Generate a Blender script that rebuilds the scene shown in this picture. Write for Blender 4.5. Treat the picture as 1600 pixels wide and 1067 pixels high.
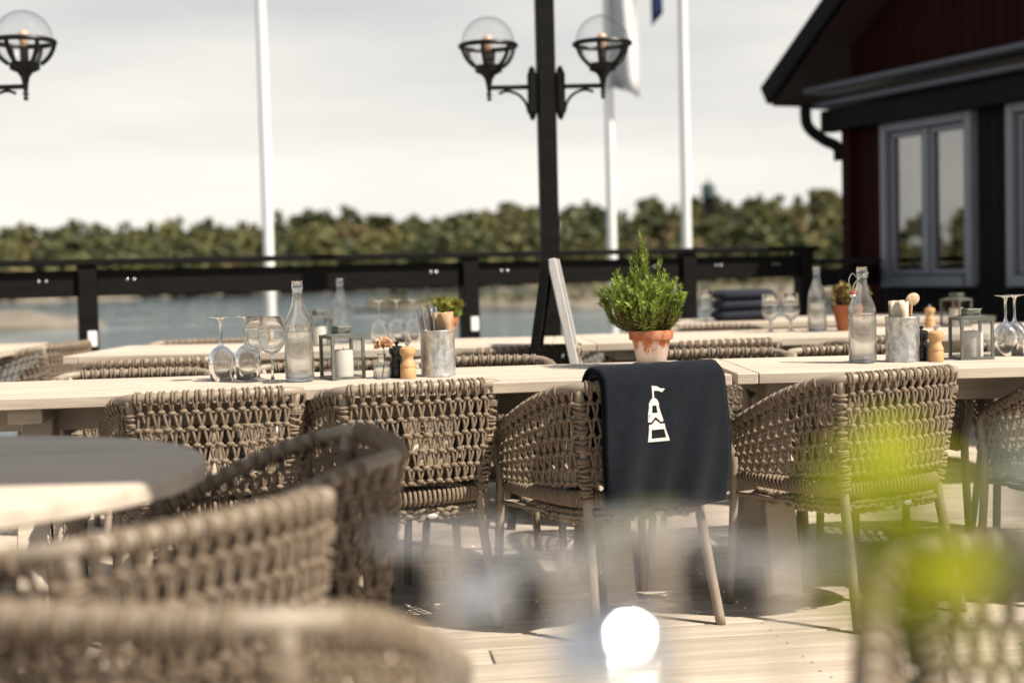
import bpy, math, random
from math import sin, cos, pi, radians, sqrt
from mathutils import Vector as V, Matrix as M, noise as mnoise

for o in list(bpy.data.objects): bpy.data.objects.remove(o)
scene = bpy.context.scene
COL = scene.collection
random.seed(7)

# ------------------------------------------------------------------ camera
cam_d = bpy.data.cameras.new('camera'); cam = bpy.data.objects.new('camera', cam_d); COL.objects.link(cam)
cam_d.sensor_width = 36; cam_d.lens = 50; cam_d.clip_start = 0.05; cam_d.clip_end = 6000
cam.matrix_world = M.Translation((0, 0, 1.07)) @ M.Rotation(pi/2 - radians(2.7955), 4, 'X') @ M.Rotation(radians(-1.4), 4, 'Z')
cam_d.dof.use_dof = True; cam_d.dof.focus_distance = 4.45; cam_d.dof.aperture_fstop = 1.8
scene.camera = cam

# ------------------------------------------------------------------ sky and sun
SUN = V((.57, -.32, .77)).normalized()
world = bpy.data.worlds.new('World'); scene.world = world; world.use_nodes = True
nt = world.node_tree; nt.nodes.clear()
def wn(t, **k):
    n = nt.nodes.new(t)
    for a, b in k.items(): setattr(n, a, b)
    return n
sky = wn('ShaderNodeTexSky', sky_type='NISHITA', sun_disc=False)
sky.sun_elevation = math.asin(SUN.z); sky.sun_rotation = math.atan2(SUN.x, SUN.y); sky.dust_density = 2.0; sky.air_density = 1.0
# a thin veil of cloud: optical depth grows towards the horizon, streaked by noise, the same all round
tc = wn('ShaderNodeTexCoord'); sep = wn('ShaderNodeSeparateXYZ'); nt.links.new(tc.outputs['Generated'], sep.inputs[0])
def wm(op, a, b=None, clamp=False):
    n = wn('ShaderNodeMath', operation=op, use_clamp=clamp)
    for i, v in enumerate((a, b)):
        if v is None: continue
        if isinstance(v, (int, float)): n.inputs[i].default_value = v
        else: nt.links.new(v, n.inputs[i])
    return n.outputs[0]
mp = wn('ShaderNodeMapping'); mp.inputs['Scale'].default_value = (2.2, 2.2, 15); mp.inputs['Rotation'].default_value = (0.03, .05, 0)
nt.links.new(tc.outputs['Generated'], mp.inputs[0])
ns = wn('ShaderNodeTexNoise'); ns.inputs['Scale'].default_value = 1.3; ns.inputs['Detail'].default_value = 5; ns.inputs['Roughness'].default_value = .52
nt.links.new(mp.outputs[0], ns.inputs['Vector'])
zz = wm('MAXIMUM', sep.outputs['Z'], 0.03)
tau = wm('MULTIPLY', wm('ADD', wm('MULTIPLY', ns.outputs['Fac'], .22), .125), wm('DIVIDE', 1.0, zz))
fac = wm('SUBTRACT', 1.0, wm('POWER', 2.718, wm('MULTIPLY', tau, -1.0)), True)
mix = wn('ShaderNodeMixRGB'); nt.links.new(fac, mix.inputs[0]); nt.links.new(sky.outputs[0], mix.inputs[1])
cc = wn('ShaderNodeMixRGB'); nt.links.new(wm('MULTIPLY', wm('SUBTRACT', ns.outputs['Fac'], .34), 3.2, True), cc.inputs[0])
cc.inputs[1].default_value = (11.2, 10.8, 10.2, 1); cc.inputs[2].default_value = (13.5, 12.7, 11.5, 1)
nt.links.new(cc.outputs[0], mix.inputs[2])
bg = wn('ShaderNodeBackground'); bg.inputs['Strength'].default_value = 0.05
wo = wn('ShaderNodeOutputWorld'); nt.links.new(mix.outputs[0], bg.inputs[0]); nt.links.new(bg.outputs[0], wo.inputs[0])

sd = bpy.data.lights.new('sun', 'SUN'); sd.energy = 5.0; sd.angle = radians(.55); sd.color = (1, .91, .79)
sun = bpy.data.objects.new('sun', sd); COL.objects.link(sun)
sun.rotation_euler = SUN.to_track_quat('Z', 'Y').to_euler(); sun.location = (8, -2, 12)

scene.view_settings.view_transform = 'Standard'; scene.view_settings.look = 'None'
scene.view_settings.exposure = 0.72; scene.view_settings.gamma = 1
scene.render.engine = 'CYCLES'
cy = scene.cycles
cy.use_denoising = True; cy.max_bounces = 16; cy.diffuse_bounces = 1; cy.transparent_max_bounces = 24; cy.transmission_bounces = 14
cy.caustics_reflective = False; cy.caustics_refractive = False; cy.sample_clamp_indirect = 6

# ------------------------------------------------------------------ materials
MAT = {}
KA = .80
def mat(name, col, rough=.6, metal=0., spec=.5, col2=None, scale=(8, 8, 8), detail=4, bump=0., bscale=None, lo=.35, hi=.65, coords='Object', sheen=0., rand=0., trans=0.):
    m = bpy.data.materials.new(name); m.use_nodes = True; t = m.node_tree; b = t.nodes['Principled BSDF']
    if not metal and not trans: col = tuple(c*KA for c in col); col2 = tuple(c*KA for c in col2) if col2 else None
    b.inputs['Base Color'].default_value = (*col, 1); b.inputs['Roughness'].default_value = rough
    b.inputs['Metallic'].default_value = metal; b.inputs['Specular IOR Level'].default_value = spec
    if sheen: b.inputs['Sheen Weight'].default_value = sheen
    src = None
    if col2 or bump:
        c = t.nodes.new('ShaderNodeTexCoord'); p = t.nodes.new('ShaderNodeMapping'); p.inputs['Scale'].default_value = scale
        t.links.new(c.outputs[coords], p.inputs[0])
        if rand:
            oi = t.nodes.new('ShaderNodeObjectInfo'); ml = t.nodes.new('ShaderNodeMath'); ml.operation = 'MULTIPLY'; ml.inputs[1].default_value = 37
            t.links.new(oi.outputs['Random'], ml.inputs[0]); t.links.new(ml.outputs[0], p.inputs['Location'])
        n = t.nodes.new('ShaderNodeTexNoise'); n.inputs['Detail'].default_value = detail; n.inputs['Scale'].default_value = 1; n.inputs['Roughness'].default_value = .62
        t.links.new(p.outputs[0], n.inputs['Vector'])
    if col2:
        r = t.nodes.new('ShaderNodeValToRGB'); r.color_ramp.elements[0].position = lo; r.color_ramp.elements[1].position = hi
        r.color_ramp.elements[0].color = (*col, 1); r.color_ramp.elements[1].color = (*col2, 1)
        t.links.new(n.outputs['Fac'], r.inputs[0]); src = r.outputs[0]
        if rand:
            hs = t.nodes.new('ShaderNodeHueSaturation'); mr = t.nodes.new('ShaderNodeMapRange'); mr.inputs[3].default_value = 1 - rand; mr.inputs[4].default_value = 1 + rand
            t.links.new(oi.outputs['Random'], mr.inputs[0]); t.links.new(mr.outputs[0], hs.inputs['Value']); t.links.new(src, hs.inputs['Color']); src = hs.outputs[0]
        t.links.new(src, b.inputs['Base Color'])
    if bump:
        bn = t.nodes.new('ShaderNodeBump'); bn.inputs['Strength'].default_value = bump; bn.inputs['Distance'].default_value = .01
        if bscale:
            n2 = t.nodes.new('ShaderNodeTexNoise'); n2.inputs['Scale'].default_value = bscale; n2.inputs['Detail'].default_value = 3
            t.links.new(c.outputs[coords], n2.inputs['Vector']); t.links.new(n2.outputs['Fac'], bn.inputs['Height'])
        else: t.links.new(n.outputs['Fac'], bn.inputs['Height'])
        t.links.new(bn.outputs[0], b.inputs['Normal'])
    if trans:
        tr = t.nodes.new('ShaderNodeBsdfTranslucent'); mx = t.nodes.new('ShaderNodeMixShader'); mx.inputs[0].default_value = trans
        if src: t.links.new(src, tr.inputs[0])
        else: tr.inputs[0].default_value = (*col, 1)
        t.links.new(b.outputs[0], mx.inputs[1]); t.links.new(tr.outputs[0], mx.inputs[2]); t.links.new(mx.outputs[0], t.nodes['Material Output'].inputs[0])
    MAT[name] = m
    return m
def glass(name, tint=(.985, .99, .99), edge=(.62, .66, .66), ior=1.5, blend=.35):
    # thin clear glass: see-through, mirror-like by Fresnel, denser where the wall is seen edge-on
    m = bpy.data.materials.new(name); m.use_nodes = True; t = m.node_tree; t.nodes.clear()
    o = t.nodes.new('ShaderNodeOutputMaterial'); tr = t.nodes.new('ShaderNodeBsdfTransparent'); gl = t.nodes.new('ShaderNodeBsdfGlossy'); gl.inputs['Roughness'].default_value = .015
    # Schlick's approximation of Fresnel, the same from both sides of the wall
    l5 = t.nodes.new('ShaderNodeLayerWeight'); l5.inputs[0].default_value = .5; p5 = t.nodes.new('ShaderNodeMath'); p5.operation = 'POWER'; p5.inputs[1].default_value = 5.0; t.links.new(l5.outputs['Facing'], p5.inputs[0])
    f0 = ((ior-1)/(ior+1))**2; fr = t.nodes.new('ShaderNodeMath'); fr.operation = 'MULTIPLY_ADD'; fr.inputs[1].default_value = 1-f0; fr.inputs[2].default_value = f0; t.links.new(p5.outputs[0], fr.inputs[0])
    lw = t.nodes.new('ShaderNodeLayerWeight'); lw.inputs[0].default_value = blend
    pw = t.nodes.new('ShaderNodeMath'); pw.operation = 'POWER'; pw.inputs[1].default_value = 2.0; t.links.new(lw.outputs['Facing'], pw.inputs[0])
    mc = t.nodes.new('ShaderNodeMixRGB'); mc.inputs[1].default_value = (*tint, 1); mc.inputs[2].default_value = (*edge, 1)
    t.links.new(pw.outputs[0], mc.inputs[0]); t.links.new(mc.outputs[0], tr.inputs[0])
    mx = t.nodes.new('ShaderNodeMixShader'); t.links.new(fr.outputs[0], mx.inputs[0]); t.links.new(tr.outputs[0], mx.inputs[1]); t.links.new(gl.outputs[0], mx.inputs[2])
    t.links.new(mx.outputs[0], o.inputs[0]); MAT[name] = m
    return m
mat('table_wood', (.50, .41, .32), .7, col2=(.68, .585, .475), scale=(2.2, 26, 26), bump=.25, rand=.07, lo=.3, hi=.62)
mat('deck_wood', (.42, .345, .27), .75, col2=(.68, .58, .47), scale=(1.6, 30, 30), bump=.4, rand=.12, lo=.28, hi=.66)
mat('rope', (.235, .180, .128), .85, col2=(.335, .262, .188), scale=(60, 60, 60), bump=.5, bscale=420, spec=.2)
mat('chair_tube', (.30, .245, .185), .5, col2=(.35, .29, .22), scale=(9, 9, 9))
mat('seat_rope', (.27, .205, .14), .85, col2=(.37, .29, .205), scale=(60, 60, 60), bump=.5, bscale=420, spec=.2)
mat('tag', (.75, .73, .68), .4)
mat('black_paint', (.0045, .0042, .0042), .55, col2=(.009, .008, .0072), scale=(4, 4, 20), bump=.15, spec=.13)
mat('iron', (.005, .005, .0055), .42, spec=.3, bump=.1, scale=(60, 60, 60))
mat('steel', (.62, .62, .62), .22, metal=1)
mat('cutlery_steel', (.42, .41, .40), .25, metal=1)
mat('polished_steel', (.8, .8, .8), .10, metal=1)
mat('galvanised', (.36, .38, .39), .42, metal=.85, col2=(.66, .67, .66), scale=(55, 55, 40), detail=6, lo=.38, hi=.6, bump=.1)
mat('lantern_metal', (.13, .135, .115), .5, metal=.6, col2=(.20, .20, .17), scale=(40, 40, 40))
mat('wax', (.82, .78, .70), .55, spec=.3, trans=.25)
mat('wick', (.02, .02, .02), .9)
mat('mill_wood', (.55, .31, .13), .42, col2=(.68, .42, .20), scale=(30, 30, 6), lo=.3, hi=.7)
mat('mill_black', (.012, .010, .009), .3)
mat('terracotta', (.42, .135, .05), .8, col2=(.50, .18, .075), scale=(30, 30, 30), bump=.2)
mat('terracotta_worn', (.44, .125, .045), .8, col2=(.60, .32, .20), scale=(45, 45, 30), detail=6, lo=.45, hi=.72, bump=.3)
mat('soil', (.03, .02, .013), .95, bump=.6, scale=(90, 90, 90))
mat('saucer', (.02, .014, .012), .5)
mat('needle', (.13, .215, .02), .5, col2=(.33, .43, .05), scale=(14, 14, 14), trans=.3, lo=.3, hi=.7)
mat('needle_dry', (.16, .10, .035), .7, col2=(.14, .13, .03), scale=(14, 14, 14), trans=.2)
mat('twig', (.12, .075, .04), .85)
mat('dry_leaf', (.26, .20, .05), .7, col2=(.42, .30, .09), scale=(30, 30, 30), trans=.3)
mat('petal', (.70, .42, .24), .6, col2=(.80, .56, .36), scale=(40, 40, 40), trans=.3)
mat('stem', (.06, .11, .025), .6)
mat('kraft', (.46, .29, .155), .8, col2=(.56, .375, .215), scale=(20, 20, 20), bump=.15)
mat('paper', (.72, .60, .44), .8, col2=(.78, .68, .52), scale=(20, 20, 20))
mat('ink', (.05, .035, .03), .8)
mat('bread', (.60, .40, .22), .8, col2=(.74, .56, .36), scale=(60, 60, 60), bump=.4)
mat('red_rubber', (.55, .03, .03), .5)
mat('porcelain', (.85, .84, .82), .25)
mat('fleece', (.0045, .0072, .0125), .95, col2=(.0078, .0118, .0195), scale=(35, 35, 35), spec=.1, bump=.5, bscale=900, sheen=.08)
mat('emblem', (.80, .78, .74), .8, bump=.4, bscale=900, scale=(9, 9, 9))
mat('white_paint', (.98, .97, .95), .4)
mat('flag_white', (.80, .80, .80), .8, trans=.4)
mat('flag_blue', (.03, .06, .2), .8, trans=.3)
mat('grey_wood', (.55, .53, .50), .7, col2=(.68, .66, .63), scale=(30, 30, 4))
mat('chalkboard', (.012, .012, .013), .7)
mat('house_red', (.020, .0035, .0030), .85, spec=.12, col2=(.036, .006, .005), scale=(25, 25, 2), rand=.15, bump=.2)
mat('house_black', (.006, .005, .005), .7, spec=.15, col2=(.010, .009, .009), scale=(9, 9, 2))
mat('cornice_grey', (.10, .112, .135), .5)
mat('window_frame', (.27, .29, .335), .45)
mat('roof_felt', (.016, .016, .018), .6, bump=.3, scale=(40, 40, 40))
mat('soffit', (.05, .025, .02), .8)
mat('curtain', (.45, .42, .38), .9)
mat('room', (.03, .027, .025), .9)
mat('canvas', (.42, .41, .38), .9, bump=.2, scale=(200, 200, 200))
mat('navy_cushion', (.012, .016, .032), .9, bump=.3, bscale=500)
mat('rock', (.17, .14, .11), .85, col2=(.31, .26, .20), scale=(.6, .6, 1.8), detail=6, bump=1., lo=.3, hi=.7)
mat('shore_grass', (.13, .12, .045), .9, col2=(.21, .18, .08), scale=(.5, .5, .5))
mat('forest_floor', (.07, .065, .03), .95, col2=(.14, .12, .07), scale=(.08, .08, .08))
mat('pine', (.056, .067, .027), .85, col2=(.092, .099, .040), scale=(.25, .25, .25), trans=.15)
mat('leafy', (.112, .114, .040), .85, col2=(.175, .160, .058), scale=(.2, .2, .2), trans=.25)
mat('rust_tree', (.15, .115, .05), .85, col2=(.2, .15, .07), scale=(.2, .2, .2), trans=.25)
mat('bark', (.09, .06, .04), .9)
mat('patina', (.05, .10, .085), .6)
mat('lime_leaf', (.40, .46, .02), .5, col2=(.58, .60, .05), scale=(25, 25, 25), trans=.55)
mat('pale_leaf', (.30, .34, .27), .6, col2=(.42, .45, .38), scale=(25, 25, 25), trans=.3)
mat('bulb_peach', (.75, .55, .40), .2, trans=.3)  # plain peach translucent colour of the bulb, no emission
glass('glass')
glass('globe_glass', (.97, .97, .97), (.55, .55, .56), 1.45, .25)
glass('pane_glass', (.93, .95, .95), (.6, .65, .65), 1.5, .3)
glass('window_glass', (.80, .82, .82), (.4, .42, .42), 3.2, .3)
def solid_glass(name, keep=.18):
    # real refracting glass walls; a little plain transmission stands in for the light that a wall lets straight through
    m = bpy.data.materials.new(name); m.use_nodes = True; t = m.node_tree; t.nodes.clear()
    o = t.nodes.new('ShaderNodeOutputMaterial'); g = t.nodes.new('ShaderNodeBsdfGlass'); g.inputs['IOR'].default_value = 1.47; g.inputs['Roughness'].default_value = .012; g.inputs['Color'].default_value = (.985, .99, .985, 1)
    tr = t.nodes.new('ShaderNodeBsdfTransparent'); mx = t.nodes.new('ShaderNodeMixShader'); mx.inputs[0].default_value = keep
    t.links.new(g.outputs[0], mx.inputs[1]); t.links.new(tr.outputs[0], mx.inputs[2]); t.links.new(mx.outputs[0], o.inputs[0]); MAT[name] = m
solid_glass('solid_glass')
def water_inside():
    m = bpy.data.materials.new('bottle_water'); m.use_nodes = True; t = m.node_tree; t.nodes.clear()
    o = t.nodes.new('ShaderNodeOutputMaterial'); g = t.nodes.new('ShaderNodeBsdfGlass'); g.inputs['IOR'].default_value = 1.33; g.inputs['Color'].default_value = (.97, .985, .98, 1)
    tr = t.nodes.new('ShaderNodeBsdfTransparent'); mx = t.nodes.new('ShaderNodeMixShader'); mx.inputs[0].default_value = .3
    t.links.new(g.outputs[0], mx.inputs[1]); t.links.new(tr.outputs[0], mx.inputs[2]); t.links.new(mx.outputs[0], o.inputs[0]); MAT['bottle_water'] = m
water_inside()
def limed_pot():
    m = mat('limed_terracotta', (.42, .135, .05), .85); t = m.node_tree; b = t.nodes['Principled BSDF']
    c = t.nodes.new('ShaderNodeTexCoord'); s = t.nodes.new('ShaderNodeSeparateXYZ'); t.links.new(c.outputs['Object'], s.inputs[0])
    p = t.nodes.new('ShaderNodeMapping'); p.inputs['Scale'].default_value = (38, 38, 14); t.links.new(c.outputs['Object'], p.inputs[0])
    n = t.nodes.new('ShaderNodeTexNoise'); n.inputs['Scale'].default_value = 1; n.inputs['Detail'].default_value = 6; n.inputs['Roughness'].default_value = .7; t.links.new(p.outputs[0], n.inputs['Vector'])
    # lime bloom covers the body, thins out near the rim
    a = t.nodes.new('ShaderNodeMath'); a.operation = 'MULTIPLY_ADD'; a.inputs[1].default_value = -5.5; a.inputs[2].default_value = .50; t.links.new(s.outputs[2], a.inputs[0])
    ad = t.nodes.new('ShaderNodeMath'); ad.operation = 'ADD'; t.links.new(a.outputs[0], ad.inputs[0]); t.links.new(n.outputs['Fac'], ad.inputs[1])
    r = t.nodes.new('ShaderNodeValToRGB'); r.color_ramp.elements[0].position = .62; r.color_ramp.elements[1].position = .74
    r.color_ramp.elements[0].color = (.42, .125, .045, 1); r.color_ramp.elements[1].color = (.66, .53, .46, 1)
    t.links.new(ad.outputs[0], r.inputs[0]); t.links.new(r.outputs[0], b.inputs['Base Color'])
limed_pot()
def sea():
    m = mat('sea', (.085, .125, .15), .12); t = m.node_tree; b = t.nodes['Principled BSDF']
    c = t.nodes.new('ShaderNodeTexCoord'); p = t.nodes.new('ShaderNodeMapping'); p.inputs['Scale'].default_value = (.35, .9, 1); t.links.new(c.outputs['Object'], p.inputs[0])
    n = t.nodes.new('ShaderNodeTexNoise'); n.inputs['Scale'].default_value = 1.4; n.inputs['Detail'].default_value = 5; t.links.new(p.outputs[0], n.inputs['Vector'])
    bn = t.nodes.new('ShaderNodeBump'); bn.inputs['Strength'].default_value = .5; bn.inputs['Distance'].default_value = .35; t.links.new(n.outputs['Fac'], bn.inputs['Height']); t.links.new(bn.outputs[0], b.inputs['Normal'])
sea()

# ------------------------------------------------------------------ mesh helpers
class MB:
    def __init__(s): s.v = []; s.f = []; s.mi = []
    def add(s, vs, fs, mi=0):
        o = len(s.v); s.v += [tuple(x) for x in vs]; s.f += [tuple(i + o for i in q) for q in fs]; s.mi += [mi] * len(fs); return s
    def box(s, c, d, R=None, mi=0, bev=0.):
        hx, hy, hz = d[0]/2, d[1]/2, d[2]/2; vs = []; fs = []
        if bev <= 0:
            vs = [V((x, y, z)) for z in (-hz, hz) for y in (-hy, hy) for x in (-hx, hx)]
            fs = [(0, 2, 3, 1), (4, 5, 7, 6), (0, 1, 5, 4), (2, 6, 7, 3), (0, 4, 6, 2), (1, 3, 7, 5)]
        else:
            b = bev; ring = lambda x, y, z, bb: [V((-x+bb, -y, z)), V((x-bb, -y, z)), V((x, -y+bb, z)), V((x, y-bb, z)), V((x-bb, y, z)), V((-x+bb, y, z)), V((-x, y-bb, z)), V((-x, -y+bb, z))]
            for z, k in ((-hz, b), (-hz+b, 0), (hz-b, 0), (hz, b)): vs += ring(hx-k, hy-k, z, b)
            for i in range(3):
                for j in range(8): fs.append((i*8+j, i*8+(j+1) % 8, i*8+8+(j+1) % 8, i*8+8+j))
            fs += [tuple(range(7, -1, -1)), tuple(range(24, 32))]
        c = V(c); vs = [((R @ p) if R else p) + c for p in vs]
        return s.add(vs, fs, mi)
    def tube(s, path, r, n=8, closed=False, mi=0, caps=True):
        P = [V(p) for p in path]; k = len(P); rr = r if isinstance(r, (list, tuple)) else [r]*k; vs = []; up = None
        for i, p in enumerate(P):
            a = P[(i-1) % k] if (closed or i) else p; b = P[(i+1) % k] if (closed or i < k-1) else p
            t = (b - a); t = t.normalized() if t.length > 1e-9 else V((0, 0, 1))
            if up is None: up = V((0, 0, 1)) if abs(t.z) < .9 else V((1, 0, 0))
            x = up - t*up.dot(t); x = x.normalized() if x.length > 1e-6 else t.orthogonal().normalized(); up = x; y = t.cross(x)
            for j in range(n): vs.append(p + (x*cos(2*pi*j/n) + y*sin(2*pi*j/n))*rr[i])
        fs = []
        for i in range(k if closed else k-1):
            i2 = (i+1) % k
            for j in range(n): fs.append((i*n+j, i*n+(j+1) % n, i2*n+(j+1) % n, i2*n+j))
        if caps and not closed: fs += [tuple(range(n-1, -1, -1)), tuple(range((k-1)*n, k*n))]
        return s.add(vs, fs, mi)
    def lathe(s, prof, n=24, c=(0, 0, 0), mi=0, ecc=(1, 1)):
        vs = []; fs = []; c = V(c)
        for r, z in prof:
            r = max(r, 1e-4)
            for j in range(n): vs.append(c + V((r*cos(2*pi*j/n)*ecc[0], r*sin(2*pi*j/n)*ecc[1], z)))
        for i in range(len(prof)-1):
            for j in range(n): fs.append((i*n+j, i*n+(j+1) % n, (i+1)*n+(j+1) % n, (i+1)*n+j))
        return s.add(vs, fs, mi)
    def ball(s, c, ax, n=8, m=5, mi=0):
        # ax: three axis vectors with their lengths
        c = V(c); vs = [c + ax[2]]; fs = []
        for i in range(1, m):
            a = pi*i/m
            for j in range(n): b = 2*pi*j/n; vs.append(c + ax[0]*(sin(a)*cos(b)) + ax[1]*(sin(a)*sin(b)) + ax[2]*cos(a))
        vs.append(c - ax[2]); e = len(vs)-1
        for j in range(n): fs.append((0, 1+j, 1+(j+1) % n)); fs.append((e, 1+(m-2)*n+(j+1) % n, 1+(m-2)*n+j))
        for i in range(m-2):
            for j in range(n): fs.append((1+i*n+j, 1+(i+1)*n+j, 1+(i+1)*n+(j+1) % n, 1+i*n+(j+1) % n))
        return s.add(vs, fs, mi)
    def sheet(s, grid, mi=0):
        h = len(grid); w = len(grid[0])
        return s.add([p for r in grid for p in r], [(i*w+j, i*w+j+1, (i+1)*w+j+1, (i+1)*w+j) for i in range(h-1) for j in range(w-1)], mi)
    def prism(s, poly, z0, z1, mi=0):
        n = len(poly); vs = [(x, y, z0) for x, y in poly] + [(x, y, z1) for x, y in poly]
        return s.add(vs, [tuple(range(n-1, -1, -1)), tuple(range(n, 2*n))] + [(i, (i+1) % n, n+(i+1) % n, n+i) for i in range(n)], mi)
    def mesh(s, name, mats, smooth=True):
        me = bpy.data.meshes.new(name); me.from_pydata(s.v, [], s.f); me.update()
        for m_ in (mats if isinstance(mats, (list, tuple)) else [mats]): me.materials.append(MAT[m_])
        if any(s.mi): me.polygons.foreach_set('material_index', s.mi)
        if smooth:
            me.polygons.foreach_set('use_smooth', [True]*len(s.f))
            if smooth != 'all': me.set_sharp_from_angle(angle=radians(38))
        return me
    def build(s, name, mats, parent=None, smooth=True, kind=None, loc=None, rz=None, label=None):
        return link(name, s.mesh(name, mats, smooth), parent, kind, loc, rz, label)
def link(name, me, parent=None, kind=None, loc=None, rz=None, label=None):
    o = bpy.data.objects.new(name, me); COL.objects.link(o)
    if parent: o.parent = parent
    if kind: o['kind'] = kind
    if loc is not None: o.location = loc
    if rz is not None: o.rotation_euler = (0, 0, rz)
    if label: o['label'] = label
    return o
def tag(o, label, cat, group=None):
    o['label'] = label; o['category'] = cat
    if group: o['group'] = group
    return o
def thing(name, label, cat, loc=(0, 0, 0), rz=0, group=None):
    o = bpy.data.objects.new(name, None); COL.objects.link(o); o.location = loc; o.rotation_euler = (0, 0, rz); o.empty_display_size = .1
    return tag(o, label, cat, group)
def dup(root, loc, rz, label, group=None, skip=()):
    def cp(o, par):
        c = o.copy(); COL.objects.link(c); c.parent = par
        for ch in o.children:
            if ch.name.split('.')[0] not in skip: cp(ch, c)
        return c
    r = cp(root, None); r.location = loc; r.rotation_euler = (0, 0, rz); r['label'] = label
    if group: r['group'] = group
    return r
def catmull(P, n):
    P = [V(p) for p in P]; out = []
    for i in range(len(P)-1):
        a = P[i-1] if i else P[0]*2-P[1]; b, c = P[i], P[i+1]; d = P[i+2] if i+2 < len(P) else c*2-b
        for k in range(n):
            t = k/n; out.append(.5*((2*b) + (c-a)*t + (2*a-5*b+4*c-d)*t*t + (3*b-a-3*c+d)*t**3))
    out.append(P[-1]); return out
def RZ(a): return M.Rotation(a, 3, 'Z')
def RX(a): return M.Rotation(a, 3, 'X')
def RY(a): return M.Rotation(a, 3, 'Y')
def U(a, b): return random.uniform(a, b)

# ------------------------------------------------------------------ setting: sea, islands, woods
SEA = -1.8
b = MB(); b.add([(-4000, -600, SEA), (4000, -600, SEA), (4000, 5000, SEA), (-4000, 5000, SEA)], [(0, 1, 2, 3)])
b.build('sea', 'sea', kind='structure', smooth=False)

def fbm(x, y, s=1): return mnoise.fractal(V((x*s, y*s, 3.1)), 1, 2, 4)
def hill_z(az, t):
    # height of the far land at bearing az (radians), t = 0 at the shore, 1 at the back
    top = 4.9 + 3.4*max(0., min(1., (az + .35)/.55)) + 1.2*mnoise.noise(V((az*9, 0, 0)))
    return SEA - .4 + (top - SEA)*min(1, max(0, t)*3.2)**.7
hill = []; AZ = 150
for j in range(14):
    t = j/13; row = []
    for i in range(AZ+1):
        az = -1.15 + 1.75*i/AZ
        r = 228 + 16*mnoise.noise(V((az*7, 5, 0))) + t*150
        row.append((r*sin(az), r*cos(az), hill_z(az, t) + (.35*fbm(az*60, t*9) if 0 < j else 0)))
    hill.append(row)
MB().sheet(hill).build('hills', 'forest_floor', kind='structure', smooth='all')
# smooth shore rocks along the far waterline
def rock(bm, c, sx, sy, sz, seed, n=14, m=8):
    c = V(c); vs = []; fs = []
    for i in range(m+1):
        a = pi*i/m
        for j in range(n):
            q = 2*pi*j/n; d = V((sin(a)*cos(q), sin(a)*sin(q), cos(a)))
            k = 1 + .28*mnoise.noise(d*1.6 + V((seed*3.7, 0, 0))) + .12*mnoise.noise(d*4 + V((seed, 9, 0)))
            vs.append(c + V((d.x*sx*k, d.y*sy*k, d.z*sz*k)))
    for i in range(m):
        for j in range(n): fs.append((i*n+j, i*n+(j+1) % n, (i+1)*n+(j+1) % n, (i+1)*n+j))
    bm.add(vs, fs)
b = MB()
for k in range(60):
    az = -1.1 + 1.7*random.random(); r = 229 + 16*mnoise.noise(V((az*7, 5, 0))) + U(-2, 3)
    rock(b, (r*sin(az), r*cos(az), SEA), U(2, 5), U(1.5, 3), U(.3, .8), k, 10, 6)
b.build('shore_rocks', 'rock', kind='stuff', smooth='all')
# the wood on the far shore
def wood():
    b = MB(); rnd = random.Random(11)
    def leafquad(p, s, mi):
        d = V((rnd.gauss(0, 1), rnd.gauss(0, 1), rnd.gauss(0, 1))).normalized(); e = d.orthogonal().normalized(); e.rotate(M.Rotation(rnd.uniform(0, 6.28), 3, d)); g = d.cross(e)
        b.add([p - e*s - g*s*.6, p + e*s - g*s*.6, p + e*s*.7 + g*s*.7, p - e*s*.6 + g*s], [(0, 1, 2, 3)], mi)
    for k in range(1150):
        az = -1.12 + 1.68*rnd.random() if k < 520 else rnd.uniform(-.42, .30)
        t = rnd.random()**1.6*.42 - .004
        r = 228 + 16*mnoise.noise(V((az*7, 5, 0))) + t*150
        base = V((r*sin(az), r*cos(az), hill_z(az, t)))
        kind = rnd.choices((0, 1, 2), (.42, .5, .08))[0]
        h = rnd.uniform(4.6, 7.2)*(1 + .22*mnoise.noise(V((az*22, t*3, 1)))) * 1.12 * (1.05 if kind == 0 else .95); w = h*rnd.uniform(.24, .40)
        b.tube([base - V((0, 0, .5)), base + V((0, 0, h*.6))], [.2, .1], 4, mi=3, caps=False)
        nq = 70
        lobes = [(V((rnd.gauss(0, .35), rnd.gauss(0, .35), rnd.uniform(.35, .85))), rnd.uniform(.4, .62)) for _ in range(5)] + [(V((0, 0, .86)), .3)]
        for q in range(nq):
            c, rad = rnd.choice(lobes)
            d = V((rnd.gauss(0, 1), rnd.gauss(0, 1), rnd.gauss(0, .8))).normalized()*rad*rnd.uniform(.6, 1.05)
            leafquad(base + V(((c.x+d.x)*w, (c.y+d.y)*w, (c.z*h + d.z*w))), rnd.uniform(.35, .75)*h/7, kind)
    b.build('far_wood', ['pine', 'leafy', 'rust_tree', 'bark'], kind='stuff', smooth=False)
    bpy.data.objects['far_wood']['label'] = 'olive green wood along the far shore beyond the water'
wood()

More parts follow.
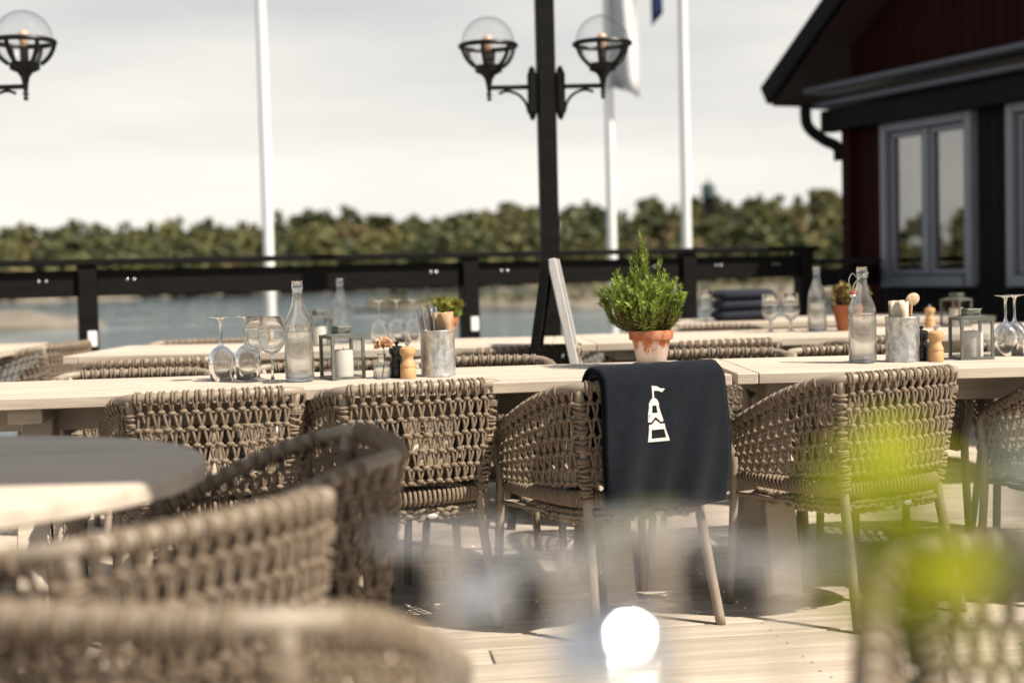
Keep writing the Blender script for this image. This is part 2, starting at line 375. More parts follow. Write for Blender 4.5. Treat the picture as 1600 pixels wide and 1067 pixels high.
def islet(name, label, c, parts, seed, grass=False):
    t = thing(name, label, 'islet', c)
    for i, (x, y, sx, sy, sz) in enumerate(parts):
        m = MB(); rock(m, (x, y, 0), sx, sy, sz, seed+i, 22, 10); m.build('rock', 'rock', t, smooth='all')
    if grass:
        m = MB(); rnd = random.Random(seed)
        for k in range(1600):
            x, y, sx, sy, sz = rnd.choice(parts); a = rnd.uniform(0, 6.28); q = sqrt(rnd.random())*.85
            p = V((x+cos(a)*sx*q, y+sin(a)*sy*q, sz*sqrt(max(0, 1-q*q))*.86)); h = rnd.uniform(.25, .8); d = V((rnd.uniform(-.3, .3), rnd.uniform(-.3, .3), 0)); e = V((cos(a+k), sin(a+k), 0))*.14
            m.add([p-e, p+e, p+d+e*.4+V((0, 0, h)), p+d-e*.4+V((0, 0, h))], [(0, 1, 2, 3)])
        m.build('scrub', 'shore_grass', t, smooth=False, kind='stuff')
    return t
islet('rock_islet', 'low bare beige rock islet in the water at the left edge', (-33, 92, SEA), [(0, 0, 5.5, 3, 1.1), (4, .5, 2.6, 2, .6), (-5, 2, 6, 3, 1.5)], 3)
islet('rock_islet', 'long low islet with yellowish scrub seen through the railing glass', (10, 112, SEA), [(-9, 0, 8, 5, .9), (0, 3, 10, 6, 1.7), (11, 0, 10, 6, 1.5), (22, 4, 12, 7, 2.0), (-17, 4, 6, 4, .6)], 20, True)

# lookout tower above the trees
t = thing('lookout_tower', 'small dark lookout tower with green cap above the treetops', 'tower', (35.3, 252, 4.6))
m = MB(); m.box((0, 0, 4.4), (1.9, 1.9, 8.8)); m.build('shaft', 'house_black', t, smooth=False)
m = MB(); m.lathe([(0, 8.8), (1.5, 8.81), (1.5, 9.2), (1.15, 9.25), (1.1, 10.3), (1.4, 10.35), (1.2, 10.8), (.6, 11.3), (.12, 11.5), (.07, 12.6), (0, 12.6)], 12); m.build('cap', 'patina', t)

# ------------------------------------------------------------------ deck
DA = radians(7); du = V((cos(DA), sin(DA), 0)); dv = V((-sin(DA), cos(DA), 0))
RP0 = V((-2.44, 8.20, 0)); RP1 = V((2.09, 10.15, 0)); rdir = (RP1-RP0).normalized(); rnor = V((-rdir.y, rdir.x, 0))
deck = MB()
# joists beneath the planks (run across them)
for k in range(-14, 16):
    u = k*.62; deck.box(du*u + dv*2.6 + V((0, 0, -.125)), (.045, 8.6, .19), RZ(DA))
deck = deck.build('deck', 'deck_wood', kind='structure', smooth=False); deck['label'] = 'weathered wooden deck of sun bleached planks'
pw, gap = .138, .007; plank_me = {}
screws = MB(); row = 0; v = -1.6
while v < 12.6:
    # where this row meets the railing line
    den = du.x*rnor.x + du.y*rnor.y; u_r = ((RP0 + rnor*.12) - dv*v).dot(rnor)/den
    ulo = -7.5; uhi = 8.2
    # deck lies on the near side of the railing: rnor.(p-RP0) < .12
    if den > 0: uhi = min(uhi, u_r)
    else: ulo = max(ulo, u_r)
    u = ulo + (0 if den <= 0 and ulo > -7.5 else -U(0, 3.2))
    while u < uhi - .05:
        L = min(4.2, uhi-u) if uhi-u < 5 else 4.2
        key = round(L, 2)
        if key not in plank_me:
            q = MB(); q.box((0, 0, 0), (L-.006, pw, .028), bev=.003); plank_me[key] = q.mesh('plank', 'deck_wood', smooth=False)
        c = du*(u+L/2) + dv*v
        if c.y > -2:
            o = link('plank', plank_me[key], deck); o.location = (c.x, c.y, -.0145 + U(-.0012, .0012)); o.rotation_euler = (U(-.004, .004), 0, DA)
        u += L
    for k in range(-9, 12):
        for e in (-.042, .042):
            p = du*(k*.62 + U(-.006, .006)) + dv*(v+e)
            if (p-RP0).dot(rnor) < .05 and 2.5 < p.y: screws.lathe([(0, .0016), (.0042, .0014), (.0048, -.002)], 6, (p.x, p.y, 0))
    v += pw + gap; row += 1
screws.build('screw_heads', 'steel', deck, kind='stuff', smooth=False)

# mainland under the house and right part of the deck
rows = []
for i in range(22):
    r_ = []
    for j in range(26):
        x = 1.2 + j*1.2; y = 4 + i*1.4; e = min(1, max(0, (x-3.2-.05*y)/2.5))
        r_.append((x, y, -2.6 + 2.1*e + .25*fbm(x, y, .5)))
    rows.append(r_)
MB().sheet(rows).build('terrain', 'rock', kind='structure', smooth='all')

# ------------------------------------------------------------------ railing
rail = thing('deck_railing', 'black stained timber railing with glass panes along the deck edge', 'railing', (0, 0, 0))
ra = math.atan2(rdir.y, rdir.x)
posts = [RP0 - rdir*4.9, RP0 - rdir*2.45, RP0, V((-.27, 9.133, 0)), V((1.21, 9.77, 0)), RP1]
for i, p in enumerate(posts):
    q = MB(); q.box((0, 0, .575), (.105, .105, 1.19), bev=.004); o = q.build('post', 'black_paint', rail, smooth=False, loc=p, rz=ra)
    if i in (2, 3):
        q = MB(); q.box((.012, -.062, .745), (.052, .012, .09), bev=.003); q.build('bracket', 'white_paint', o, smooth=False)
L = (posts[-1]-posts[0]).length; mid = (posts[0]+posts[-1])/2
q = MB(); q.box((0, -.005, 1.186), (L+.16, .135, .034), bev=.004); q.build('top_rail', 'black_paint', rail, smooth=False, loc=mid, rz=ra)
for a, c in zip(posts[:-1], posts[1:]):
    l = (c-a).length - .108; mm = (a+c)/2
    q = MB(); q.box((0, 0, 1.063), (l, .032, .150), bev=.004); bo = q.build('board', 'black_paint', rail, smooth=False, loc=mm, rz=ra)
    for e in (-1, 1):
        for x in (.17, .21):
            q = MB(); q.ball((e*(l/2-x), -.0185, 1.080), (V((.008, 0, 0)), V((0, .006, 0)), V((0, 0, .008))), 8, 5); q.build('bolt', 'steel', bo)
    q = MB(); q.box((0, 0, .525), (l-.02, .008, .90)); q.build('glass_pane', 'pane_glass', rail, smooth=False, loc=mm, rz=ra)
    q = MB(); q.box((0, .0, .045), (l, .05, .05), bev=.003); q.build('bottom_rail', 'black_paint', rail, smooth=False, loc=mm, rz=ra)
# short return of the railing towards the house
ret = thing('return_railing', 'short dark railing between the end post and the house', 'railing', RP1)
HK = V((3.05, 12.5, 0)); rv = (HK - V((-.1, .25, 0))) - RP1; rl = rv.length; rz2 = math.atan2(rv.y, rv.x); rd2 = rv.normalized()
q = MB(); q.box(rd2*(rl/2+.03) + V((0, 0, 1.09)), (rl-.12, .11, .04), RZ(rz2), bev=.004); q.build('top_rail', 'black_paint', ret, smooth=False)
q = MB(); q.box(rd2*(rl/2+.03) + V((0, 0, .97)), (rl-.12, .03, .14), RZ(rz2), bev=.004); q.build('board', 'black_paint', ret, smooth=False)
q = MB(); q.box(rd2*(rl/2+.03) + V((0, 0, .47)), (rl-.16, .008, .8), RZ(rz2)); q.build('glass_pane', 'pane_glass', ret, smooth=False)

# ------------------------------------------------------------------ house
HU = V((.40, -.916, 0)).normalized(); ha = math.atan2(HU.y, HU.x)
house = thing('timber_house', 'dark red and black timber house with steep gable and grey windows', 'house', HK, ha)
W = 6.0; EZ = 2.66; SL = .66; OV = .7; OUT = .45; RZ_ = EZ + (W/2+OV)*SL
def roofz(x): return RZ_ - abs(x - W/2)*SL
# lower wall boards with window openings
wins = [(.49, 1.42), (1.97, 2.95), (3.45, 4.45)]; WB, WT = .96, 2.16
bw = .118; x = .0; bm_full = {}
def board(x0, x1, z0, z1, mname, y=0.):
    q = MB(); q.box(((x0+x1)/2, y, (z0+z1)/2), (x1-x0-.006, .03, z1-z0), bev=.004); q.build('wall_board', mname, house, smooth=False)
q = MB(); q.box((W/2, 2.6, 1.2), (W, .06, 2.36)); q.box((.03, 1.3, 1.2), (.05, 2.5, 2.36)); q.box((W-.03, 1.3, 1.2), (.05, 2.5, 2.36)); q.box((W/2, 1.3, .02), (W-.1, 2.5, .04)); q.box((W/2, 1.3, 2.40), (W-.1, 2.6, .03)); q.build('room', 'room', house, smooth=False)
segs = []
while x < W - .01:
    x1 = min(W, x+bw); hit = [w for w in wins if x1 > w[0]-.07 and x < w[1]+.07]
    m_ = 'house_red' if x < .3 else 'house_black'
    if hit:
        board(x, x1, .0, WB-.07, 'house_black'); board(x, x1, WT+.07, 2.42, 'house_black')
    else: board(x, x1, .0, 2.42, m_)
    x = x1
q = MB(); q.box((-.035, -.03, 1.2), (.12, .12, 2.4), bev=.005); q.build('corner_post', 'house_red', house, smooth=False)
# gable boards
x = -.02
while x < W:
    x1 = x+bw; z1 = min(roofz(x), roofz(x1)) - .12
    if z1 > 2.70: board(x, x1, 2.62, z1, 'house_red', -.02)
    x = x1
# cornice: two blue-grey ledges over a dark beam
for z, out, hh in ((2.60, .30, .05), (2.47, .22, .05)):
    q = MB(); q.box((W/2-.1, -out/2-.02, z), (W+.5, out, hh), bev=.012); q.build('cornice', 'cornice_grey', house, smooth=False)
q = MB(); q.box((W/2-.1, -.09, 2.33), (W+.4, .14, .19), bev=.006); q.build('beam', 'house_black', house, smooth=False)
q = MB(); q.tube(catmull([(-.32, -.30, 2.5), (-.32, -.28, 2.3), (-.24, -.17, 2.17), (-.15, -.09, 2.1), (-.15, -.07, 1.98)], 6), .05, 8); q.build('bracket', 'house_black', house)
# roof slabs
for sgn in (-1, 1):
    q = MB(); xe = -OV if sgn < 0 else W+OV; ze = roofz(xe)
    y0, y1 = -OUT, 3.2; th = .13
    P = [(xe, ze), (W/2, RZ_), (W/2, RZ_-th*1.2), (xe, ze-th)]
    vs = [(px, y, pz) for y in (y0, y1) for px, pz in P]
    q.add(vs, [(0, 1, 2, 3), (7, 6, 5, 4), (0, 4, 5, 1), (3, 2, 6, 7), (0, 3, 7, 4), (1, 5, 6, 2)]); rf = q.build('roof', 'roof_felt', house, smooth=False)
    q = MB(); d = V((W/2-xe, 0, RZ_-ze)); l = d.length; an = math.atan2(d.z, d.x if sgn < 0 else d.x)
    Rm = M.Rotation(-an, 3, 'Y'); c = V(((xe+W/2)/2, y0-.02, (ze+RZ_)/2-.06)); q.box(c, (l, .036, .19), Rm, bev=.005); q.build('barge_board', 'house_black', rf, smooth=False)
    q = MB(); c2 = V(((xe+W/2)/2, y0/2+.12, (ze+RZ_)/2-.175)); q.box(c2, (l-.1, .62, .02), Rm); q.build('soffit', 'soffit', rf, smooth=False)
# windows
for i, (a, c) in enumerate(wins):
    wz = (WB+WT)/2; wh = WT-WB
    q = MB()
    for xx in (a-.05, c+.05): q.box((xx, -.02, wz), (.075, .10, wh+.19), bev=.006)
    q.box(((a+c)/2, -.02, WT+.05), (c-a+.012, .10, .09), bev=.006); q.box(((a+c)/2, -.035, WB-.05), (c-a+.012, .14, .085), bev=.006)
    wo_ = q.build('window', 'window_frame', house, smooth=False)
    mid_ = (a+c)/2
    q = MB(); q.box((mid_, -.01, wz), (.06, .075, wh-.004), bev=.006); q.build('mullion', 'window_frame', wo_, smooth=False)
    for s0, s1 in ((a, mid_-.032), (mid_+.032, c)):
        q = MB()
        for xx in (s0+.022, s1-.022): q.box((xx, .0, wz), (.04, .05, wh-.006), bev=.004)
        for zz_ in (WB+.026, WT-.026): q.box(((s0+s1)/2, .0, zz_), (s1-s0-.086, .05, .045), bev=.004)
        q.build('casement', 'window_frame', wo_, smooth=False)
        q = MB(); q.box(((s0+s1)/2, .008, wz), (s1-s0-.08, .006, wh-.08)); q.build('pane', 'window_glass', wo_, smooth=False)
    q = MB(); g = [[(a + .02 + k*.016, .14 + .02*sin(k*1.7), z) for k in range(16)] for z in (WB, WT)]; q.sheet(g); q.build('curtain', 'curtain', wo_, smooth='all')

# ------------------------------------------------------------------ flagpoles
def flagpole(label, x, y, h, r):
    t = thing('flagpole', label, 'flagpole', (x, y, SEA+.4), 0, 'white flagpoles beyond the railing')
    q = MB(); q.lathe([(r*1.05, 0), (r, 2), (r*.62, h), (.0, h)], 16); q.build('pole', 'white_paint', t)
    q = MB(); q.lathe([(0, h+.2), (.07, h+.16), (.1, h+.08), (.07, h), (.03, h)], 12); q.build('finial', 'white_paint', t)
    q = MB(); q.lathe([(.0, .16), (r+.12, .16), (r+.14, .0), (r+.14, -.8)], 12); q.build('footing', 'rock', t)
    return t
flagpole('white flagpole standing alone left of the lamp post', -2.86, 16.9, 11, .066)
fp2 = flagpole('white flagpole flying the long white banner', 1.32, 18.4, 12, .064)
fp3 = flagpole('white flagpole nearest the house with a blue flag high up', 2.36, 19.0, 12, .066)
def flag(label, x, y, z0, z1, w, m_, n=14, dirx=1):
    q = MB(); g = [[(x + dirx*(.07 + w*k/8), y + .10*sin(k*.9 + j*.25), z0 + (z1-z0)*j/n - .02*k) for k in range(9)] for j in range(n+1)]; q.sheet(g)
    o = q.build('flag', m_, smooth='all'); o.modifiers.new('solid', 'SOLIDIFY').thickness = .004
    return tag(o, label, 'flag')
flag('white banner hanging beside the middle flagpole', 1.28, 18.3, 3.42, 6.2, .36, 'flag_white')
flag('dark blue flag hanging limp at the top of the frame', 2.16, 18.9, 4.42, 6.6, .14, 'flag_blue', dirx=-1)

# ------------------------------------------------------------------ lamp posts
def lamp_post(label, loc, rz):
    t = thing('lamp_post', label, 'lamp post', loc, rz, 'black globe lamp posts on the deck')
    q = MB(); q.box((0, 0, 1.65), (.097, .097, 3.3), RZ(.10), bev=.006); q.box((0, 0, 3.34), (.15, .15, .06), RZ(.10), bev=.01); q.build('post', 'black_paint', t, smooth=False)
    for s in (-1, 1):
        q = MB(); q.box((s*.078, -.01, 2.10), (.05, .10, .25), bev=.018); q.box((s*.078, -.01, 2.10), (.035, .075, .29), bev=.015); q.build('mount_plate', 'iron', t)
        q = MB(); q.tube([(s*.09, -.01, 2.135), (s*.315, -.01, 2.135)], .013, 8)
        q.tube(catmull([(s*.098, -.01, 1.99), (s*.115, -.01, 2.05), (s*.155, -.01, 2.095), (s*.215, -.01, 2.115), (s*.262, -.01, 2.102)], 5), .008, 6)
        q.lathe([(0, 2.062), (.010, 2.064), (.014, 2.075), (.009, 2.086), (.016, 2.096), (.011, 2.108), (.013, 2.125), (.016, 2.15), (.022, 2.18), (.038, 2.205), (.062, 2.215), (.075, 2.222), (.078, 2.25), (.068, 2.258), (0, 2.26)], 16, (s*.315, -.01, 0))
        q.build('arm', 'iron', t)
        q = MB(); cx, cz, r = s*.315, 2.375, .148
        for k in range(6):
            a = k*pi/3 + .3; pts = []
            for e in range(8):
                th = -1.02 + e/7*1.02*.93; pts.append((cx + cos(a)*r*cos(th)*1.02, -.01 + sin(a)*r*cos(th)*1.02, cz + r*sin(th)*1.0))
            q.tube(pts, .0115, 6)
        ring = [(cx + cos(k*pi/16)*r*1.035, -.01 + sin(k*pi/16)*r*1.035, cz-.012) for k in range(32)]; q.tube(ring, .0135, 8, closed=True)
        q.build('cage', 'iron', t)
        q = MB(); q.lathe([(r*sin(pi*k/20), cz + r*cos(pi*k/20)) for k in range(0, 17)], 32, (cx, -.01, 0)); gl = q.build('globe', 'globe_glass', t, smooth='all')
        q = MB(); q.lathe([(0, cz+.05), (.018, cz+.046), (.03, cz+.025), (.03, cz+.01), (.02, cz-.02), (.014, cz-.04), (.0, cz-.04)], 14, (cx, -.01, 0)); q.build('bulb', 'bulb_peach', gl, smooth='all')
        q = MB(); q.lathe([(.02, cz-.04), (.022, cz-.042), (.022, cz-.115), (0, cz-.116)], 12, (cx, -.01, 0)); q.build('socket', 'iron', gl)
    return t
lamp_post('black square lamp post with two clear globes behind the tables', (.222, 7.92, -.05), radians(2))
lamp_post('lamp post outside the left edge, one globe showing in the corner', (-2.79, 7.42, -.05), radians(-3))

# ------------------------------------------------------------------ rope armchair
def make_chair():
    t = thing('rope_armchair', 'x', 'armchair')
    half = [(-.285, .19, .575), (-.29, .09, .62), (-.285, -.03, .675), (-.27, -.15, .717), (-.236, -.232, .735), (-.13, -.262, .738)]
    rimP = half + [(0, -.27, .739)] + [(-x, y, z) for x, y, z in half[::-1]]
    hb = [(-.252, .20, .405), (-.248, .09, .402), (-.238, -.03, .400), (-.225, -.13, .400), (-.192, -.196, .400), (-.11, -.218, .400)]
    raiP = hb + [(0, -.224, .400)] + [(-x, y, z) for x, y, z in hb[::-1]]
    N = 12; rim = catmull(rimP, N); rai = catmull(raiP, N)
    def at(c, p):
        x = max(0, min(len(c)-1.001, p*N)); i = int(x); return c[i].lerp(c[i+1], x-i)
    def S(p, v, off=0.):
        a = at(rai, p).lerp(at(rim, p), v); tg = at(rim, min(12, p+.15)) - at(rim, max(0, p-.15)); n = V((tg.y, -tg.x, 0)).normalized()
        return a + n*(off + .018*v*(1-v)*2), n, tg.normalized()
    q = MB(); q.tube(rim, .0155, 10); q.build('rim', 'chair_tube', t, smooth='all')
    q = MB(); q.tube(rai, .010, 6); q.build('seat_rail', 'chair_tube', t, smooth='all')
    for s in (-1, 1):
        q = MB(); q.tube(catmull([(s*.285, .188, .576), (s*.284, .21, .552), (s*.275, .218, .50), (s*.262, .216, .40), (s*.275, .235, .0)], 6), .0140, 10); q.build('leg', 'chair_tube', t, smooth='all')
    for s in (-1, 1):
        pts = catmull([(s*.236, -.232, .735), (s*.215, -.214, .58), (s*.195, -.200, .40), (s*.204, -.235, .20), (s*.218, -.275, 0)], 6)
        q = MB(); q.tube(pts, .0150, 10); q.build('leg', 'chair_tube', t, smooth='all')
    q = MB()
    for s in (-1, 1): q.tube([(s*.262, .214, .352), (s*.20, -.205, .352)], .008, 6)
    q.tube([(-.20, -.205, .349), (.20, -.205, .349)], .008, 6); q.tube([(-.26, .214, .349), (.26, .214, .349)], .008, 6); q.build('seat_frame', 'chair_tube', t)
    rnd = random.Random(3)
    def coil(q, c, tg, R, r, n=10, k=5, ex=1.0, exd=None):
        tg = tg.normalized(); x = (V((0, 0, 1)) - tg*tg.z); x = x.normalized() if x.length > .2 else tg.orthogonal().normalized(); y = tg.cross(x)
        q.tube([c + x*cos(2*pi*i/n)*R*ex + y*sin(2*pi*i/n)*R for i in range(n)], r, k, closed=True)
    # paired loops over the rim and stacked loops round the rear legs
    q = MB(); acc = 0.; last = rim[0]; nxt = .02
    for a, c in zip(rim[:-1], rim[1:]):
        sl = (c-a).length
        while acc + sl > nxt:
            p = a.lerp(c, (nxt-acc)/sl); tg = c-a; tn = tg.normalized()
            if not (abs(abs(p.x)-.245) < .032 and p.y < -.19):
                for e in (-.0052, .0052): coil(q, p + tn*(e + rnd.uniform(-.001, .001)) - V((0, 0, .002)), tg + V((rnd.uniform(-.1, .1)*sl, rnd.uniform(-.1, .1)*sl, rnd.uniform(-.15, .15)*sl)), .0185, .0047)
            nxt += .0335
        acc += sl
    for s in (-1, 1):
        pts = catmull([(s*.236, -.232, .735), (s*.215, -.214, .56), (s*.195, -.200, .40)], 16)
        for i in range(3, len(pts)-1):
            if i % 5 == 3: continue
            coil(q, pts[i] + V((0, 0, rnd.uniform(-.003, .003))), (pts[i+1]-pts[i]) + V((rnd.uniform(-.003, .003), rnd.uniform(-.003, .003), 0)), .0185, .0052)
    q.build('rope_loops', 'rope', t, smooth='all', kind='stuff')
    # knotted net panels
    rows = [.875, .73, .585, .44, .295, .165]
    def panel(name, p0, p1, n):
        q = MB(); kn = {}
        for i, v in enumerate(rows):
            for j in range(n):
                f = (j + (.25 if i % 2 else .75))/n; p = p0 + (p1-p0)*f
                pt, nn, tg = S(p, v + rnd.uniform(-.008, .008), .004); kn[i, j] = (p, v, pt, nn, tg)
        for i in range(len(rows)):
            path = []
            for j in range(n):
                p, v, pt, nn, tg = kn[i, j]; path.append(pt)
                q.ball(pt + nn*.003, (tg*.0125, nn*.0085, V((0, 0, 1))*.0075), 7, 4)
                if j < n-1:
                    p2 = kn[i, j+1]; path.append((pt + p2[2])/2 - V((0, 0, .0075)))
            a0 = S(p0, rows[i] - .02)[0]; a1 = S(p1, rows[i] - .02)[0]
            q.tube([a0] + path + [a1], .0048, 5, caps=False)
        def strand(a, c, n1, bow=.004):
            m_ = (a+c)/2 + n1*bow; q.tube([a, m_, c], [.0043, .0047, .0043], 5, caps=False)
        for j in range(n):
            p, v, pt, nn, tg = kn[0, j]
            for e in (-.25, .25):
                r_ = S(p + (p1-p0)/n*e*.8, 1.0, .013)[0]; strand(pt, r_ - V((0, 0, .006)), nn)
        for i in range(len(rows)-1):
            for j in range(n):
                a = kn[i, j]
                for jj in ((j, j+1) if i % 2 == 0 else (j-1, j)):
                    if 0 <= jj < n: strand(a[2] + a[4]*(.005 if kn[i+1, jj][0] > a[0] else -.005), kn[i+1, jj][2], a[3], rnd.uniform(.001, .006))
        L = (at(rai, p1)-at(rai, p0)).length*1.06; m_ = int(L/.0135)
        for k in range(m_):
            p = p0 + (p1-p0)*(k+.5)/m_; pt, nn, tg = S(p, .0); pt = at(rai, p)
            coil(q, pt + V((0, 0, .006)), tg, .0125, .0056, 9, 5, 1.75)
        q.build(name, 'rope', t, smooth='all', kind='stuff')
    panel('back_weave', 4.12, 7.88, 15); panel('side_weave', .1, 3.85, 13); panel('side_weave', 8.15, 11.9, 13)
    # woven seat
    q = MB(); hw, hd, cz = .232, .222, .367
    def sup(a, k=1.): c_, s_ = cos(a), sin(a); return V((hw*k*math.copysign(abs(c_)**.55, c_), -.0 + hd*k*math.copysign(abs(s_)**.55, s_), 0))
    y = -hd+.008; ri = 0
    while y < hd-.004:
        xm = hw*(max(0, 1-abs(y/hd)**3.6))**(1/3.6); x = -xm + (.007 if ri % 2 else 0)
        while x < xm:
            z = cz + .004*sin(x*90 + ri*2) - .012*(1-(x/hw)**2)*(1-(y/hd)**2); an = .55 if ri % 2 else -.55
            d = V((cos(an), sin(an), 0)); q.ball((x, y, z), (d*.0135, V((-d.y, d.x, 0))*.0062, V((0, 0, .0065))), 6, 4); x += .0185
        y += .0105; ri += 1
    for k, zc in ((1.0, .366), (1.03, .353), (1.0, .340)):
        n = 76
        for i in range(n):
            a = 2*pi*(i + .5*(zc == .353))/n; p = sup(a, k) + V((0, 0, zc)); tg = (sup(a+.02, k)-sup(a-.02, k)).normalized(); nn = V((tg.y, -tg.x, 0)); d = (tg + V((0, 0, .35 if i % 2 else -.2))).normalized()
            q.ball(p, (d*.0155, nn*.0085, V((0, 0, .0075))), 6, 4)
    q.box((0, 0, .352), (.40, .38, .016)); q.build('seat', 'seat_rope', t, smooth='all', kind='stuff')
    q = MB(); q.ball((.03, -hd-.014, .350), (V((.017, 0, 0)), V((0, .0035, 0)), V((0, 0, .0085))), 12, 6); q.build('maker_tag', 'tag', t, smooth='all')
    return t
chair0 = make_chair(); first = [True]
def chair(x, y, deg, label, group):
    if first[0]:
        first[0] = False; o = chair0; o.location = (x, y, 0); o.rotation_euler = (0, 0, radians(deg)); o['label'] = label; o['group'] = group
        return o
    return dup(chair0, (x, y, 0), radians(deg), label, group)
gN, gF, gB, gX, gG = 'rope armchairs on the near side of the front tables', 'rope armchairs on the far side of the front tables', 'rope armchairs in front of the second row of tables', 'rope armchairs behind the second row of tables', 'blurred rope armchairs in the foreground'
chair(-.935, 4.31, 18, 'taupe rope armchair at the left end of the near row, backing the camera', gN)
chair(-.365, 4.415, 22, 'taupe rope armchair in the near row left of the blanket chair', gN)
c3 = chair(.285, 4.36, 28, 'taupe rope armchair with the navy blanket over its back', gN)
chair(1.03, 4.43, 31, 'taupe rope armchair right of the blanket chair, partly behind lime leaves', gN)
chair(1.86, 4.52, 24, 'taupe rope armchair cut by the right edge in the near row', gN)
for x, y, a, l in [(-1.33, 4.87, 186, 'rope armchair far side of front table, leftmost, rim left of the wine glasses'), (-.70, 5.02, 178, 'rope armchair far side of front table, rim behind bottle and lantern'),
                   (-.12, 5.14, 183, 'rope armchair far side of front table, rim right of the cutlery can'), (.77, 5.25, 176, 'rope armchair far side of front table, rim right of the rosemary pot'),
                   (1.33, 5.25, 184, 'rope armchair far side of front table, rim behind the swing top bottle'), (2.0, 5.28, 178, 'rope armchair far side of front table, rim by the right edge behind glasses')]:
    chair(x, y, a, l, gF)
for x, y, a, l in [(-1.52, 6.05, 14, 'rope armchair at the second row, above the leftmost glasses'), (-.02, 6.27, 20, 'rope armchair at the second row, left of the leaning sign'),
                   (.88, 6.42, 14, 'rope armchair at the second row, right of the rosemary pot'), (1.52, 6.42, 30, 'rope armchair at the second row, left of the swing top bottle')]:
    chair(x, y, a, l, gB)
for x, y, a, l in [(-1.62, 7.28, 184, 'rope armchair behind the second row table, left of the bottle'), (1.13, 7.62, 186, 'rope armchair behind second row, under the two tulip glasses'), (.62, 7.95, 100, 'dark rope armchair seen side on behind the rosemary')]:
    chair(x, y, a, l, gX)
chair(-2.60, 7.62, 78, 'rope armchair side on at the left edge near the railing post', gX)
chair(-.615, 2.09, 55, 'blurred sunlit rope armchair in front of the dark shaded one', gG)
chair(-.40, 1.65, -14, 'nearest blurred rope armchair in the bottom left corner', gG)
chair(-.515, 2.76, 106, 'rope armchair in blue shade at the right of the round table', gG)
chair(.64, 1.37, 168, 'very blurred rope armchair at bottom right behind the lime leaves', gG)

# ------------------------------------------------------------------ tables
PLK = {}
def trestle_table(label, loc, deg, L, D, group, legx, n=5, H=.74):
    # loc: front left corner of the top on the floor plan
    t = thing('trestle_table', label, 'table', loc, radians(deg), group)
    w = D/n; th = .034
    for i in range(n):
        k = (round(L, 2), round(w, 3))
        if k not in PLK:
            q = MB(); q.box((0, 0, 0), (L-.14, w-.003, th), bev=.0025); PLK[k] = q.mesh('plank', 'table_wood', smooth=False)
        o = link('plank', PLK[k], t); o.location = (L/2, w*(i+.5), H-th/2 + U(-.0006, .0006))
    for x in (.034, L-.034):
        q = MB(); q.box((x, D/2, H-th/2), (.066, D-.002, th+.001), bev=.003); q.build('end_batten', 'table_wood', t, smooth=False)
    q = MB(); q.box((L/2, D/2, H-th-.05), (L-.5, .09, .09), bev=.004); q.build('beam', 'table_wood', t, smooth=False)
    for x in legx:
        q = MB(); q.box((x, D/2, H-th-.026), (.10, D*.78, .048), bev=.003); tr = q.build('trestle', 'table_wood', t, smooth=False)
        for s in (-1, 1):
            a = V((x, D/2 + s*.07, H-th-.055)); c = V((x, D/2 + s*D*.40, .0)); d = (a-c); Rm = M.Rotation(math.atan2(s*-(c.y-a.y)*s, 1)*0, 3, 'X')
            ang = math.atan2(a.y-c.y, a.z-c.z); Rm = M.Rotation(-ang, 3, 'X')
            q = MB(); q.box((a+c)/2 + V((0, 0, .010)), (.095, .10, d.length-.03), Rm, bev=.004); q.build('leg', 'table_wood', tr, smooth=False)
        q = MB(); q.box((x+.07, D/2, .33), (.03, D*.62, .09), bev=.003); q.build('brace', 'table_wood', tr, smooth=False)
    return t
g1 = 'long bleached wooden trestle tables'
A1 = radians(6.5); FL = V((.672, 4.345, 0)) - V((cos(A1), sin(A1), 0))*2.62
trestle_table('bleached wooden table at the front left, with rosemary pot and lantern', FL, 6.5, 2.62, .74, g1, (.50, 2.27))
trestle_table('bleached wooden table at the front right, with the swing top bottle', (.69, 4.375, 0), 1.0, 2.2, .74, g1, (.155, 2.0))
A2 = radians(-3); FL2 = V((.235, 6.26, 0)) - V((cos(A2), sin(A2), 0))*2.26
trestle_table('bleached wooden table in the second row left of the leaning sign', FL2, -3, 2.26, .92, g1, (.25, 2.0))
trestle_table('bleached wooden table in the second row right of the leaning sign', (.31, 6.38, 0), 3, 2.7, .95, g1, (.22, 2.3))
trestle_table('bleached wooden table end at the left edge beside the side on chair', (-4.55, 7.0, 0), 2, 2.0, .85, g1, (.3, 1.7))
trestle_table('bleached wooden table in the third row near the railing', (.98, 8.30, 0), 4, 1.9, .8, g1, (.25, 1.6))
TZ = .7405
# round table in the foreground
t = thing('round_table', 'round wooden table at the left edge, half in blue shade', 'table', (-1.13, 2.53, 0))
q = MB(); q.lathe([(0, .74), (.555, .74), (.562, .737), (.565, .73), (.565, .708), (.56, .704), (0, .704)], 64); q.build('table_top', 'table_wood', t)
q = MB(); q.lathe([(0, .704), (.05, .70), (.04, .5), (.04, .08), (.06, .05), (0, .05)], 16); q.build('column', 'black_paint', t)
q = MB()
for k in range(4): q.box(RZ(k*pi/2+.4) @ V((.17, 0, .03)), (.34, .06, .05), RZ(k*pi/2+.4), bev=.01)
q.build('foot', 'black_paint', t, smooth=False)

